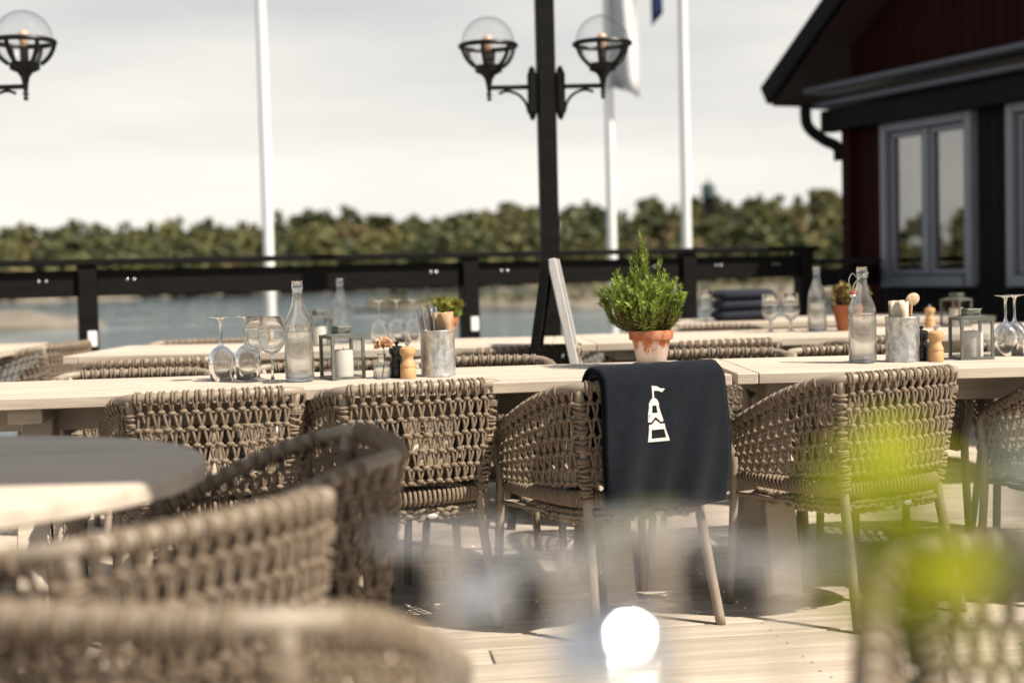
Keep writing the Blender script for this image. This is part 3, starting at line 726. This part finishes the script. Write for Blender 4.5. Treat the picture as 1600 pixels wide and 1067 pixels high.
# ------------------------------------------------------------------ tableware builders (first one built, then copied)
def maker(fn):
    st = {}
    def place(label, x, y, rz=0., z=TZ, group=None, skip=()):
        if 'o' not in st:
            o = fn(); st['o'] = o; o.location = (x, y, z); o.rotation_euler = (0, 0, rz); o['label'] = label
            if group: o['group'] = group
            return o
        return dup(st['o'], (x, y, z), rz, label, group, skip)
    return place
def glass_prof(R, H, rim, stem, foot):
    # wall of a stemmed glass, outside up and inside down
    out = [(foot, 0), (foot, .0016), (foot*.55, .004), (.0065, .010), (.0042, .022), (.0040, stem-.012), (.0075, stem), (R*.55, stem+.010), (R*.88, stem+.028), (R, stem+.050), (R*.97, stem+.075), (rim, H)]
    ins = [(rim-.0012, H), (R*.97-.0013, stem+.075), (R-.0013, stem+.050), (R*.88-.0013, stem+.029), (R*.55, stem+.0125), (.0, stem+.004)]
    return out + ins
def mk_wine():
    t = thing('wine_glass', '', 'glass'); q = MB(); p = glass_prof(.043, .208, .034, .088, .034); k = 9
    q = MB(); q.lathe([(0, .0002)] + p[:7], 28); q.build('stem', 'solid_glass', t, smooth='all')
    q = MB(); q.lathe(p[6:], 28); q.build('bowl', 'solid_glass', t, smooth='all'); return t
def mk_wine_inv():
    t = thing('wine_glass', '', 'glass'); p = [(r, .208 - z) for r, z in glass_prof(.044, .208, .036, .092, .036)]
    q = MB(); q.lathe([(0, .2078)] + p[:7], 28); q.build('stem', 'solid_glass', t, smooth='all')
    q = MB(); q.lathe(p[6:], 28); q.build('bowl', 'solid_glass', t, smooth='all'); return t
def mk_tulip():
    t = thing('tulip_glass', '', 'glass'); p = glass_prof(.044, .19, .038, .055, .035)
    q = MB(); q.lathe([(0, .0002)] + p[:7], 28); q.build('stem', 'solid_glass', t, smooth='all'); q = MB(); q.lathe(p[6:], 28); q.build('bowl', 'solid_glass', t, smooth='all'); return t
BP = [(0, .004), (.036, .0), (.043, .004), (.0455, .014), (.0455, .165), (.044, .182), (.036, .205), (.024, .232), (.0185, .252), (.0165, .27), (.0160, .290), (.0185, .294), (.0185, .303), (.0170, .307), (.0170, .318)]
def mk_bottle():
    t = thing('water_bottle', '', 'bottle')
    q = MB(); q.lathe(BP + [(r-.003, z) for r, z in BP[::-1][:-3]] + [(.040, .012), (0, .010)], 32); q.build('bottle_wall', 'solid_glass', t, smooth='all')
    w = [(0, .0125), (.0385, .0135), (.0415, .02), (.0415, .158), (.0, .158)]
    q = MB(); q.lathe(w, 28); q.build('water', 'bottle_water', t); return t
def mk_swing():
    t = mk_bottle(); t.name = 'water_bottle'
    q = MB(); q.tube(catmull([(-.019, 0, .285), (-.034, 0, .297), (-.044, .004, .276), (-.040, .004, .245), (-.032, .002, .232)], 6), .0014, 5); q.tube(catmull([(.019, 0, .285), (.012, -.022, .30), (-.012, -.030, .292), (-.033, -.012, .262), (-.034, .0, .236)], 6), .0014, 5); q.tube([(cos(k*pi/8)*.0195, sin(k*pi/8)*.0195, .284) for k in range(16)], .0014, 5, closed=True); wr = q.build('wire_clip', 'steel', t)
    q = MB(); q.ball((-.034, -.002, .224), (V((.010, 0, 0)), V((0, .010, 0)), V((0, 0, .009))), 10, 6); q.build('stopper', 'porcelain', wr, smooth='all')
    q = MB(); q.lathe([(0, .2325), (.0095, .2325), (.0108, .2305), (.0108, .2265), (0, .226)], 12, (-.034, -.002, .004)); q.build('seal', 'red_rubber', wr); return t
def mk_lantern():
    t = thing('candle_lantern', '', 'lantern'); w, h, bq = .052, .135, .0045; q = MB()
    for sx in (-1, 1):
        for sy in (-1, 1): q.box((sx*w, sy*w, h/2+.004), (.009, .009, h-.008))
    for z in (.0045, h+.0005):
        for s in (-1, 1): q.box((0, s*w, z), (2*w+.0095, .0095, .009)); q.box((s*w, 0, z), (.009, 2*w-.0095, .0088))
    q.build('frame', 'lantern_metal', t, smooth=False)
    q = MB(); q.box((0, 0, .0030), (2*w-.0096, 2*w-.0096, .004)); q.build('floor', 'lantern_metal', t, smooth=False)
    q = MB(); q.add([(-w, -w, h+.0055), (w, -w, h+.0055), (w, w, h+.0055), (-w, w, h+.0055), (-.026, -.026, h+.013), (.026, -.026, h+.013), (.026, .026, h+.013), (-.026, .026, h+.013)], [(0, 1, 5, 4), (1, 2, 6, 5), (2, 3, 7, 6), (3, 0, 4, 7), (4, 5, 6, 7)]); q.box((0, 0, h+.0235), (.050, .050, .0205), bev=.002); q.build('lid', 'lantern_metal', t, smooth=False)
    q = MB(); q.tube(catmull([(-.03, 0, h+.03), (-.028, -.02, h+.034), (0, -.045, h+.022), (.028, -.02, h+.034), (.03, 0, h+.03)], 5), .002, 6); q.build('handle', 'lantern_metal', t)
    for k in range(4):
        q = MB(); q.box(RZ(k*pi/2) @ V((0, -w+.001, h/2+.003)), (2*w-.0096, .0016, h-.012), RZ(k*pi/2)); q.build('pane', 'glass', t, smooth=False)
    return t
def mk_candle():
    t = thing('pillar_candle', '', 'candle'); q = MB(); q.lathe([(0, 0), (.032, 0), (.034, .002), (.034, .083), (.033, .087), (.029, .088), (.026, .083), (0, .081)], 28); q.build('wax', 'wax', t)
    q = MB(); q.tube([(0, 0, .080), (.001, 0, .090), (.003, 0, .095)], .0012, 5); q.build('wick', 'wick', t); return t
MP = [(0, 0), (.0245, 0), (.0255, .003), (.0255, .030), (.024, .033), (.0255, .036), (.025, .043), (.0195, .056), (.0175, .063), (.019, .069), (.0245, .077), (.0262, .085), (.0245, .094), (.017, .100), (.008, .102), (0, .102)]
def mk_mill(m_='mill_wood'):
    t = thing('pepper_mill', '', 'mill'); q = MB(); q.lathe(MP, 24); q.build('body', m_, t)
    q = MB(); q.lathe([(.004, .101), (.004, .105), (.008, .108), (.008, .113), (.004, .116), (0, .116)], 12); q.build('knob', 'steel' if m_ == 'mill_wood' else 'mill_black', t); return t
def mk_can():
    t = thing('cutlery_can', '', 'can'); pr = [(0, .002), (.053, .002), (.0555, .0), (.0565, .004), (.0555, .008)]
    for k in range(5): z = .014+k*.008; pr += [(.0552, z), (.0562, z+.004)]
    pr += [(.0552, .056), (.0552, .140), (.057, .143), (.0575, .147), (.0555, .149), (.0535, .146), (.0535, .006), (0, .006)]
    q = MB(); q.lathe(pr, 40); q.build('can_wall', 'galvanised', t); return t
mill = maker(mk_mill); bmill = maker(lambda: mk_mill('mill_black')); wine = maker(mk_wine); winv = maker(mk_wine_inv); tulip = maker(mk_tulip)
bottle = maker(mk_bottle); lantern = maker(mk_lantern); candle = maker(mk_candle); can = maker(mk_can)

gw = 'wine glasses on the tables'
winv('upside down wine glass, leftmost on the front left table', -.942, 4.60, 0, group=gw)
winv('upside down wine glass second from the left on the front table', -.866, 4.64, 1, group=gw)
wine('upright wine glass just left of the clear water bottle, farther from camera', -.825, 4.60, 0, group=gw)
wine('upright wine glass just left of the clear water bottle, nearer to camera', -.757, 4.475, 2, group=gw)
bottle('clear glass water bottle without stopper on the front left table', -.675, 4.50, .4)
lantern('small metal lantern with candle beside the clear water bottle', -.548, 4.575, radians(28))
candle('white pillar candle in the lantern beside the clear bottle', -.545, 4.57, z=TZ+.0055)
mill('turned wooden pepper mill left of the galvanised cutlery can', -.333, 4.52)
bmill('black mill half hidden behind the wooden mill, front left table', -.372, 4.575)
can('galvanised can holding knives and kraft paper napkins', -.240, 4.585)
ORD = ['leftmost', 'second from left', 'third from left', 'fourth from left', 'fifth from left', 'sixth from left', 'rightmost']
def cutlery(label, cx, cy, n):
    for k in range(n):
        nm = ('knife', 'fork')[k % 2]; t = thing('table_' + nm, label % (ORD[k] if k < n-1 else ORD[-1]), nm, (cx - .026 + k*.0055, cy + (-.022 if k % 2 else .006), TZ+.012), 0, 'cutlery standing in the left can')
        d = V((-.17 + k*.022 + U(-.012, .012), U(-.05, .03), 1)).normalized(); Lh = U(.198, .226); q = MB(); o = V((0, 0, 0))
        q.tube([o, d*Lh*.5, d*Lh*.84, d*(Lh-.006), d*Lh], [.003, .0032, .0052, .0060, .003], 6); q.build('handle', 'cutlery_steel', t)
        q = MB(); q.tube([o - d*.008, o + d*.02], [.004, .003], 5); q.build('blade' if nm == 'knife' else 'tines', 'cutlery_steel', t)
cutlery('steel cutlery handle leaning out of the left can, %s of the bunch', -.240, 4.585, 7)
def paper_sheets(name, label, cx, cy, n, m_, w, h, z, dx, group, rz0=0., lean=.12, print_=False):
    for k in range(n):
        q = MB(); a = rz0 + U(-.35, .35); g = []
        for j in range(7):
            v = j/6; g.append([V(((u/6-.5)*w, .006*sin(u*1.1+k) + lean*(v-.5)*h*(k-n/2)*.35, v*h + .004*sin(u*.9+k)*v)) for u in range(7)])
        q.sheet(g); o = q.build(name, m_, smooth='all', loc=(cx + dx + U(-.012, .012), cy + (k-n/2)*.011, z), rz=a); o.modifiers.new('solid', 'SOLIDIFY').thickness = .0022
        tag(o, label % ('frontmost', 'second from front', 'third from front', 'rearmost')[k], 'napkin', group)
        if print_ and k == 0:
            p = MB(); yy = -.0045
            for ax, az, rr in ((-.012, .128, .008), (.004, .132, .006), (.012, .118, .009)):
                p.tube([(ax+cos(i*.6)*rr, yy-.012, az+sin(i*.6)*rr*1.2) for i in range(9)], .0011, 4)
            p.tube([(-.02, yy-.012, .118), (.0, yy-.012, .108), (.02, yy-.012, .112)], .001, 4); p.build('printed_squiggle', 'ink', o)
paper_sheets('paper_napkin', 'brown kraft paper napkin standing in the left can, %s of four', -.240, 4.585, 4, 'kraft', .062, .195, TZ+.008, .014, 'kraft napkins in the left can')

# bud vase and flower
t = thing('bud_vase', 'small clear bud vase left of the black mill', 'vase', (-.418, 4.54, TZ))
q = MB(); vp = [(0, .001), (.020, 0), (.026, .004), (.029, .018), (.027, .036), (.018, .052), (.0125, .062), (.0135, .074), (.0165, .078)]; q.lathe(vp + [(r-.0016, z+.0008) for r, z in vp[::-1][:-1]], 24); q.build('vase_wall', 'solid_glass', t, smooth='all')
q = MB(); q.lathe([(0, .004), (.0225, .005), (.0262, .018), (.0245, .035), (0, .036)], 20); q.build('water', 'bottle_water', t)
def flower(label, loc, R, m_='petal', stemv=(0, 0, .1), n=60, seed=2):
    t = thing('carnation', label, 'flower', loc); rnd = random.Random(seed); hd_ = V(stemv)
    q = MB(); q.tube(catmull([(0, 0, 0), hd_*.5 + V((.004, 0, 0)), hd_], 5), .0016, 5); q.build('stem', 'stem', t)
    q = MB(); ax = V((hd_.x, hd_.y, hd_.z*.8)).normalized()
    for k in range(n):
        d = V((rnd.gauss(0, 1), rnd.gauss(0, 1), abs(rnd.gauss(.25, .6)))).normalized(); e = d.orthogonal().normalized(); e.rotate(M.Rotation(rnd.uniform(0, 6.28), 3, d)); g_ = d.cross(e)
        r0 = R*rnd.uniform(.15, .4); r1 = R*rnd.uniform(.75, 1.05); w = R*rnd.uniform(.22, .38); gr = []
        for j in range(3):
            rr = r0 + (r1-r0)*j/2; gr.append([hd_ + d*rr + e*w*(u-1.5)*(.35+.33*j) + g_*R*.09*sin(u*2.3+k)*j for u in range(4)])
        q.sheet(gr)
    q.build('bloom', m_, t, smooth='all', kind='stuff'); return t
flower('peach ruffled flower in the small bud vase', (-.418, 4.54, TZ+.006), .031, stemv=(.008, -.004, .098))

# ------------------------------------------------------------------ rosemary in its pot
RPX, RPY = .468, 4.78
t = thing('plant_pot', 'terracotta pot with white lime bloom on the front left table', 'pot', (RPX, RPY, TZ+.010))
q = MB(); q.lathe([(0, .004), (.046, .0), (.049, .003), (.0635, .080), (.0645, .081)], 40); q.build('pot_body', 'limed_terracotta', t)
q = MB(); q.lathe([(.0645, .080), (.0725, .082), (.074, .085), (.0765, .110), (.0755, .113), (.070, .113), (.0675, .105), (.066, .09)], 40); q.build('pot_rim', 'terracotta_worn', t)
q = MB(); q.lathe([(0, .100), (.03, .102), (.0675, .098)], 24); q.build('soil', 'soil', t)
t = thing('pot_saucer', 'dark saucer under the limed terracotta pot', 'saucer', (RPX, RPY, TZ)); q = MB(); q.lathe([(0, 0), (.054, 0), (.060, .004), (.063, .013), (.0605, .013), (.056, .009), (0, .0085)], 32); q.build('dish', 'saucer', t)
def herb(name, label, loc, H, R, nst, seed, mats, lean=(0, 0), spikes=(), nl=.022, dry=.12, wide=.0017, droop=.3):
    t = thing(name, label, 'plant', loc); rnd = random.Random(seed); st = MB(); lf = MB()
    stems = []
    for k in range(nst):
        a = rnd.uniform(0, 6.28); q = rnd.random()**.6; h = H*rnd.uniform(.66, .98)*(1 - droop*q**2); stems.append((cos(a)*R*q + lean[0]*h, sin(a)*R*q + lean[1]*h, h))
    stems += list(spikes)
    for (x, y, h) in stems:
        b0 = V((x*.22 + rnd.uniform(-.02, .02), y*.22 + rnd.uniform(-.02, .02), 0)); tip = V((x, y, h))
        path = catmull([b0, b0.lerp(tip, .35) + V((x*.22, y*.22, 0)), b0.lerp(tip, .7) + V((x*.10, y*.10, .01)), tip], 8)
        st.tube(path, [.0016*(1-.6*i/(len(path)-1)) for i in range(len(path))], 4, caps=False)
        L = sum((c-a).length for a, c in zip(path[:-1], path[1:])); nn = int(L/.0027)
        for i in range(nn):
            f = .10 + .9*i/nn; xx = f*(len(path)-1.001); p = path[int(xx)].lerp(path[int(xx)+1], xx-int(xx)); d = (path[int(xx)+1]-path[int(xx)]).normalized()
            o = d.orthogonal().normalized(); o.rotate(M.Rotation(rnd.uniform(0, 6.28), 3, d)); u = (d*rnd.uniform(.5, 1.1) + o).normalized(); s = u.cross(d).normalized()
            ll = nl*rnd.uniform(.6, 1.1)*(1 if f < .93 else .7); w = wide*rnd.uniform(.8, 1.2); mid_ = p + u*ll*.55 + d*ll*.04; e = p + u*ll + d*ll*.18
            lf.add([p - s*w*.5, p + s*w*.5, mid_ + s*w, e, mid_ - s*w], [(0, 1, 2, 4), (4, 2, 3)], 1 if rnd.random() < dry + (.5 if f < .42 else 0) else 0)
    st.build('stems', 'twig', t, smooth='all', kind='stuff'); lf.build('foliage', mats, t, smooth=False, kind='stuff'); return t
herb('rosemary_plant', 'bushy green rosemary growing in the limed terracotta pot', (RPX, RPY, TZ+.108), .235, .150, 165, 5, ['needle', 'needle_dry'], (-.24, 0), droop=.34, dry=.09,
     spikes=[(-.028, .0, .345), (-.022, .01, .318), (-.01, 0, .29), (.05, 0, .215), (.06, .01, .20), (-.045, .01, .285), (-.02, -.02, .27), (.035, 0, .255), (-.06, .0, .26), (.09, 0, .19), (.105, .01, .165), (-.105, 0, .22), (-.125, .01, .19), (-.12, -.02, .13), (.07, -.03, .12), (-.03, -.09, .14), (.03, -.09, .16)])

# ------------------------------------------------------------------ front right table
sw = mk_swing(); sw.location = (1.165, 4.72, TZ); sw.rotation_euler = (0, 0, .2); sw['label'] = 'swing top water bottle with red seal on the front right table'
can('galvanised can with light paper cutlery bags right of the swing top bottle', 1.303, 4.74, 1.)
paper_sheets('cutlery_bag', 'pale paper cutlery bag standing in the right can, %s of four', 1.303, 4.74, 4, 'paper', .055, .192, TZ+.008, -.012, 'paper bags in the right can', print_=True)
t = thing('wooden_spoon', 'round pale wooden spoon head sticking out of the right can', 'spoon', (1.325, 4.752, TZ+.01)); q = MB(); q.ball((.016, 0, .195), (V((.024, 0, .004)), V((0, .005, 0)), V((0, 0, .022))), 14, 8); q.build('bowl', 'bread', t, smooth='all'); q = MB(); q.tube([(0, 0, 0), (.012, 0, .178)], .005, 8); q.build('handle', 'mill_wood', t)
mill('turned wooden pepper mill between right can and right lantern', 1.402, 4.70)
bmill('black mill behind the wooden mill on the front right table', 1.372, 4.76)
lantern('olive grey lantern right of the wooden mill, front right table', 1.545, 4.78, radians(4))
candle('white pillar candle in the olive grey lantern at the right', 1.552, 4.785, z=TZ+.0055)
for x, y, l in [(1.703, 4.90, 'upside down wine glass near the right edge, leftmost of that cluster'), (1.752, 4.95, 'upside down wine glass near the right edge, middle of that cluster'), (1.80, 4.86, 'upside down wine glass cut by the right edge')]:
    winv(l, x, y, x, group=gw)

# ------------------------------------------------------------------ second row tableware
bottle('water bottle on the second row table above the bud vase', -.84, 7.0, 1)
for x, y, l in [(-.64, 6.90, 'wine glass on second row table right of the bottle, leftmost'), (-.56, 6.97, 'wine glass on second row table right of the bottle, middle'), (-.475, 6.92, 'wine glass on second row table right of the bottle, rightmost')]: winv(l, x, y, x, group=gw)
mill('small wooden mill on the second row table seen through the wine glasses', -1.19, 6.95)
lantern('lantern on the second row table behind the clear bottle', -.92, 6.80, .5); candle('candle in the second row lantern behind the clear bottle', -.92, 6.80, z=TZ+.0055)
def small_pot(label_pot, label_plant, x, y, s, seed, cat_leaf):
    t = thing('plant_pot', label_pot, 'pot', (x, y, TZ)); q = MB(); q.lathe([(0, .002), (.045*s, 0), (.062*s, .085*s), (.070*s, .087*s), (.074*s, .115*s), (.066*s, .115*s), (.060*s, .09*s)], 28); q.build('pot_body', 'terracotta', t); q = MB(); q.lathe([(0, .1*s), (.066*s, .098*s)], 16); q.build('soil', 'soil', t)
    herb('potted_herb', label_plant, (x, y, TZ+.1*s), .12*s, .10*s, 34, seed, cat_leaf, nl=.024, dry=.5, wide=.005)
small_pot('terracotta pot behind the cutlery can on the second row table', 'yellow green herb in the pot behind the cutlery can', -.33, 6.98, 1.0, 21, ['dry_leaf', 'needle'])
small_pot('terracotta pot left of the swing top bottle on the second row', 'dry brownish herb in the pot left of the swing top bottle', 1.66, 7.02, 1.1, 22, ['dry_leaf', 'needle_dry'])
tulip('stemmed tulip glass on the second row, left of a pair', 1.285, 7.05, 0, group='tulip glasses'); tulip('stemmed tulip glass on the second row, right of a pair', 1.385, 7.05, 1, group='tulip glasses')
bottle('water bottle on the second row right of the tulip glasses', 1.505, 7.0, 2)
mill('wooden mill on the second row above the right cutlery can', 2.09, 7.1); lantern('dark lantern on the second row at the right', 2.24, 7.16, .7); candle('candle in the dark second row lantern at the right', 2.24, 7.16, z=TZ+.0055)
tulip('lone tulip glass on the third row table near the railing', 1.18, 8.62, 0, group='tulip glasses')
q = MB()
for k in range(3): q.box((0, 0, .035+k*.062), (.36-.01*k, .26, .058), RZ(.03*k), bev=.022)
tag(q.build('folded_blanket', 'navy_cushion', loc=(1.42, 8.72, TZ), rz=.1), 'stack of folded navy blankets on the third row table', 'blanket')

# ------------------------------------------------------------------ menu board
t = thing('sandwich_board', 'leaning grey framed sandwich board seen edge on by the lamp post', 'sign', (.335, 5.86, 0), radians(-3.5))
for s, m_, w in ((1, 'grey_wood', .030), (-1, 'black_paint', .03)):
    top = V((-.165 if s > 0 else -.185, 0, 1.12)); bot = V((.055 if s > 0 else -.36, 0, 0)); d = top-bot; an = math.atan2(d.x, d.z); Rm = M.Rotation(an, 3, 'Y')
    for y in (-.0, .52): q = MB(); q.box((top+bot)/2 + V((0, y, .0)), (.036, .045, d.length), Rm, bev=.003); q.build('frame_post', m_, t, smooth=False)
    q = MB(); q.box(bot.lerp(top, .56) + V((0, .26, 0)), (.012, .475, d.length*.82), Rm); q.build('panel', 'chalkboard', t, smooth=False)

# ------------------------------------------------------------------ navy blanket over the chair back
def blanket():
    Mx = M.Translation(c3.location) @ M.Rotation(c3.rotation_euler.z, 4, 'Z'); q = MB()
    def prof(layer):
        o = .012*layer      # centre line: up inside of the back, over the rim, down outside
        pts = []
        for k in range(6): pts.append((-.232 + o*.0 + .006 + .03 - .028*k/5 + o, .56 + .155*k/5))
        for k in range(9): a = pi*k/8; pts.append((-.262 + cos(a)*(.030 + o), .742 + sin(a)*(.024 + o)))
        for k in range(1, 17): f = k/16; pts.append((-.292 - o - .012*sin(f*3.0) + .022*f, .742 - .358*f))
        return pts
    nu = 30; half = .205
    def surf(layer, u, k, pr):
        y, z = pr[k]; e = abs(u); f = max(0, (k-14)/16)
        yy = y + .005*sin(u*5.2 + 1.0 + f*1.5)*f - .004*sin(u*11 + f*4)*f; xx = u*half*(1 + .02*sin(k*.35)) + .018*f
        zz_ = z - (.010*f*sin(u*2.2+.4)) + .004*mnoise.noise(V((u*3, k*.2, layer)))
        return V((xx + .004, yy, zz_))
    for layer, (u0, u1, kend) in enumerate([(-1, 1.0, 0), (-.97, 1.075, 1), (-1.0, 1.0, 0)]):
        pr = prof(layer*.9 + .4); pr = pr[:len(pr)-kend]; g = []
        for k in range(len(pr)): g.append([surf(layer, u0 + (u1-u0)*i/nu, k, pr) for i in range(nu+1)])
        n = len(g); w = nu+1; th = .0052
        # closed slab with rounded rims
        nor = []
        for k in range(n):
            a = V(pr[max(0, k-1)]); c = V(pr[min(n-1, k+1)]); d = (c-a).normalized(); nor.append(V((0, d.y, -d.x)) if False else V((0, d[1], -d[0])))
        ring = []
        for k in range(n):
            r_ = []
            for i in range(w): r_.append(g[k][i] - nor[k]*th)
            r_.append(g[k][-1] + V((.005, 0, 0)))
            for i in range(w-1, -1, -1): r_.append(g[k][i] + nor[k]*th)
            r_.append(g[k][0] - V((.005, 0, 0)))
            ring.append(r_)
        m_ = len(ring[0]); vs = [p for r_ in ring for p in r_]; fs = [(k*m_+i, k*m_+(i+1) % m_, (k+1)*m_+(i+1) % m_, (k+1)*m_+i) for k in range(n-1) for i in range(m_)]
        fs += [tuple(range(m_-1, -1, -1)), tuple(range((n-1)*m_, n*m_))]
        q.add(vs, fs)
    t = thing('blanket', 'navy fleece blanket with white tower emblem draped over a chair back', 'blanket'); t.matrix_world = Mx
    q.build('folded_cloth', 'fleece', t)
    # emblem on the outer face, 1.5 mm proud
    prl = prof(2*.9 + .4)
    def on(a, z):
        # a: metres along the width from the blanket's middle, z: height
        for k in range(14, len(prl)-1):
            if prl[k][1] >= z >= prl[k+1][1]:
                f = (prl[k][1]-z)/(prl[k][1]-prl[k+1][1]); p = surf(2, a/half, k, prl).lerp(surf(2, a/half, k+1, prl), f); return V((p.x, p.y - .0072, z))
        return V((a, -.32, z))
    sc = .00183; ax0, z0 = -.048, .736
    def poly(pts, holes=None):
        e = MB(); n = len(pts); P = [on(ax0 + x*sc*1.22, z0 - y*sc) for x, y in pts]
        e.add(P + [p + V((0, .003, 0)) for p in P], [tuple(range(n))] + [(i, (i+1) % n, n+(i+1) % n, n+i) for i in range(n)]); return e
    em = MB()
    def put(pts):
        e = poly(pts); em.add(e.v, e.f)
    # drawn on a grid about 50 wide and 88 high, y down, x from the middle
    put([(-2.2, 0), (0.2, 0), (0.2, 20), (-2.2, 20)])
    put([(.2, 1), (5, 1), (11, 5), (18, 6), (13, 11), (6, 8), (.2, 8)])
    put([(-5, 22), (-2, 19.5), (1.5, 19.5), (4.5, 22), (7, 27), (7, 31), (-9, 31), (-8, 27)])
    put([(-8, 31), (-3.5, 31), (-4.5, 43), (-9, 46), (-11, 54), (-11, 58), (-7, 57.5), (-11, 44)][:4] + [(-11, 52), (-10.5, 43)])
    put([(3, 31), (6.5, 31), (9, 43), (12, 53), (4.5, 43)])
    put([(-4.5, 43), (4.5, 43), (12, 53), (12, 57), (8.5, 57), (1, 49), (-6, 57), (-11, 57), (-11, 52)])
    put([(-9.5, 61), (-5, 60.5), (1, 54), (8, 60.5), (14, 60.5), (15, 69), (-10, 69)])
    put([(-10, 69), (-6, 69), (-6.5, 83), (-11.5, 83)]); put([(13, 69), (15, 69), (19.5, 83), (15.5, 83)])
    put([(-11.5, 83), (19.5, 83), (20.5, 88), (-12, 88)])
    em.build('tower_emblem', 'emblem', t, smooth=False, label='white stitched emblem of a tower with a flag')
blanket()

# ------------------------------------------------------------------ the photographer's table, just below the frame
t = thing('round_table', 'near table just below the frame that carries the blurred glasses', 'table', (.12, .66, 0))
q = MB(); q.lathe([(0, .74), (.40, .74), (.408, .733), (.408, .712), (.40, .704), (0, .704)], 48); q.build('table_top', 'table_wood', t)
q = MB(); q.lathe([(0, .704), (.05, .70), (.04, .5), (.04, .03), (.22, .02), (.22, 0), (0, 0)], 20); q.build('column', 'black_paint', t)
for x, y, l in [(-.035, .70, 'blurred upside down glass at bottom centre, leftmost'), (.022, .64, 'blurred upside down glass at bottom centre, second from left'), (.075, .72, 'blurred upside down glass at bottom centre, third from left'), (.12, .63, 'blurred upside down glass at bottom centre, rightmost')]:
    winv(l, x, y, x*9, group='blurred glasses in the foreground', z=TZ-.006)
def glint_maker(label, x, y, h, r):  # domed steel lid on a jar, added to throw a sun glint as blurred disc
    t = thing('glint_shaker', label, 'glint_maker', (x, y, TZ), 0, 'steel lids added for blurred glints in the foreground')
    q = MB(); q.lathe([(0, .002), (r*1.1, 0), (r*1.15, .004), (r*.95, h-r*1.3), (r*.95, h-r)], 24); q.build('jar', 'glass', t, smooth='all')
    q = MB(); q.lathe([(r*.97, h-r*1.15), (r*1.02, h-r*.95)] + [(r*cos(k*pi/20), h - r + r*sin(k*pi/20)) for k in range(11)], 32); q.build('lid', 'polished_steel', t, smooth='all')
glint_maker('added steel lid giving the bright blurred sun glint at bottom centre', .038, .60, .190, .027)
glint_maker('added steel lid giving the fainter blurred glint left of the bright one', -.018, .66, .192, .016)
# vase with lime green leaves
t = thing('ceramic_vase', 'pale ceramic vase below the frame holding lime green leaves', 'vase', (.165, .50, TZ))
q = MB(); vp = [(0, .001), (.03, 0), (.036, .01), (.04, .06), (.03, .11), (.022, .13), (.025, .142)]; q.lathe(vp + [(r-.003, z) for r, z in vp[::-1][:-1]], 28); q.build('vase_wall', 'porcelain', t, smooth='all')
def leafy_stem(label, base, path, leaves, m_, seed, L, Wd):
    rnd = random.Random(seed); t = thing('leafy_stem', label, 'stem', base); q = MB(); P = catmull(path, 8); q.tube(P, .0013, 5); q.build('stalk', 'stem', t)
    for f in leaves:
        xx = f*(len(P)-1.001); p = P[int(xx)].lerp(P[int(xx)+1], xx-int(xx)); a = rnd.uniform(0, 6.28); d = V((cos(a), sin(a)*.7, rnd.uniform(-.1, .9))).normalized(); s = d.cross(V((0, 0, 1))).normalized(); up = s.cross(d); l = L*rnd.uniform(.7, 1.15); g = []
        for j in range(7):
            v = j/6; w = Wd*sin(pi*min(1, v*.93+.04))**.8; c = p + d*l*v - V((0, 0, 1))*l*.25*v*v; g.append([c + s*w*u + up*abs(u)*w*.25 for u in (-1, -.5, 0, .5, 1)])
        m2 = MB(); m2.sheet(g); m2.build('leaf', m_, t, smooth='all')
LV = lambda a, n: [a + (1-a)*k/(n-1) for k in range(n)]
leafy_stem('tallest stem of lime green leaves at the right, out of focus', (.160, .50, TZ+.03), [(0, 0, 0), (-.006, 0, .12), (-.016, 0, .18), (-.026, .01, .228)], LV(.62, 20), 'lime_leaf', 4, .036, .013)
leafy_stem('lime green leafy stem leaning left over the near chair, out of focus', (.166, .505, TZ+.03), [(0, 0, 0), (-.012, 0, .11), (-.03, .0, .165), (-.05, .01, .20)], LV(.68, 8), 'lime_leaf', 9, .030, .010)
leafy_stem('short lime green leafy stem low at the right, out of focus', (.163, .49, TZ+.03), [(0, 0, 0), (-.004, 0, .10), (-.022, .0, .17), (-.032, .0, .215)], LV(.66, 11), 'lime_leaf', 15, .034, .012)
leafy_stem('pale grey green stem at the right edge, out of focus', (.170, .495, TZ+.03), [(0, 0, 0), (.006, 0, .12), (.016, 0, .20), (.018, 0, .225)], LV(.6, 16), 'pale_leaf', 6, .026, .014)

# ------------------------------------------------------------------ unseen parasol, added out of frame to cast the shade on the round table
t = thing('unseen_parasol', 'small unseen rectangular parasol added above the frame to shade the round table', 'parasol', (1.62, 2.14, 0))
q = MB(); q.box((0, 0, .03), (.5, .5, .06), bev=.01); q.build('base', 'black_paint', t, smooth=False)
q = MB(); q.tube([(0, 0, .05), (0, 0, 2.72)], .028, 12); q.tube([(0, 0, 2.68), (-1.35, .06, 2.86)], .02, 10); q.build('mast', 'black_paint', t)
c = V((-1.32, .075, 2.55)); hx, hy = 1.0, .60; q = MB()
g = [c + V((-hx, -hy, 0)), c + V((hx, -hy, 0)), c + V((hx, hy, 0)), c + V((-hx, hy, 0)), c + V((0, 0, .24))]
q.add(g + [p - V((0, 0, .12)) for p in g[:4]], [(0, 1, 4), (1, 2, 4), (2, 3, 4), (3, 0, 4), (0, 5, 6, 1), (1, 6, 7, 2), (2, 7, 8, 3), (3, 8, 5, 0)]); o = q.build('canopy', 'canvas', t, smooth=False); o.modifiers.new('solid', 'SOLIDIFY').thickness = .004
for k in range(4): q = MB(); q.tube([c + V((0, 0, .215)), g[k] - V((0, 0, .015))], .008, 6); q.build('rib', 'black_paint', t)
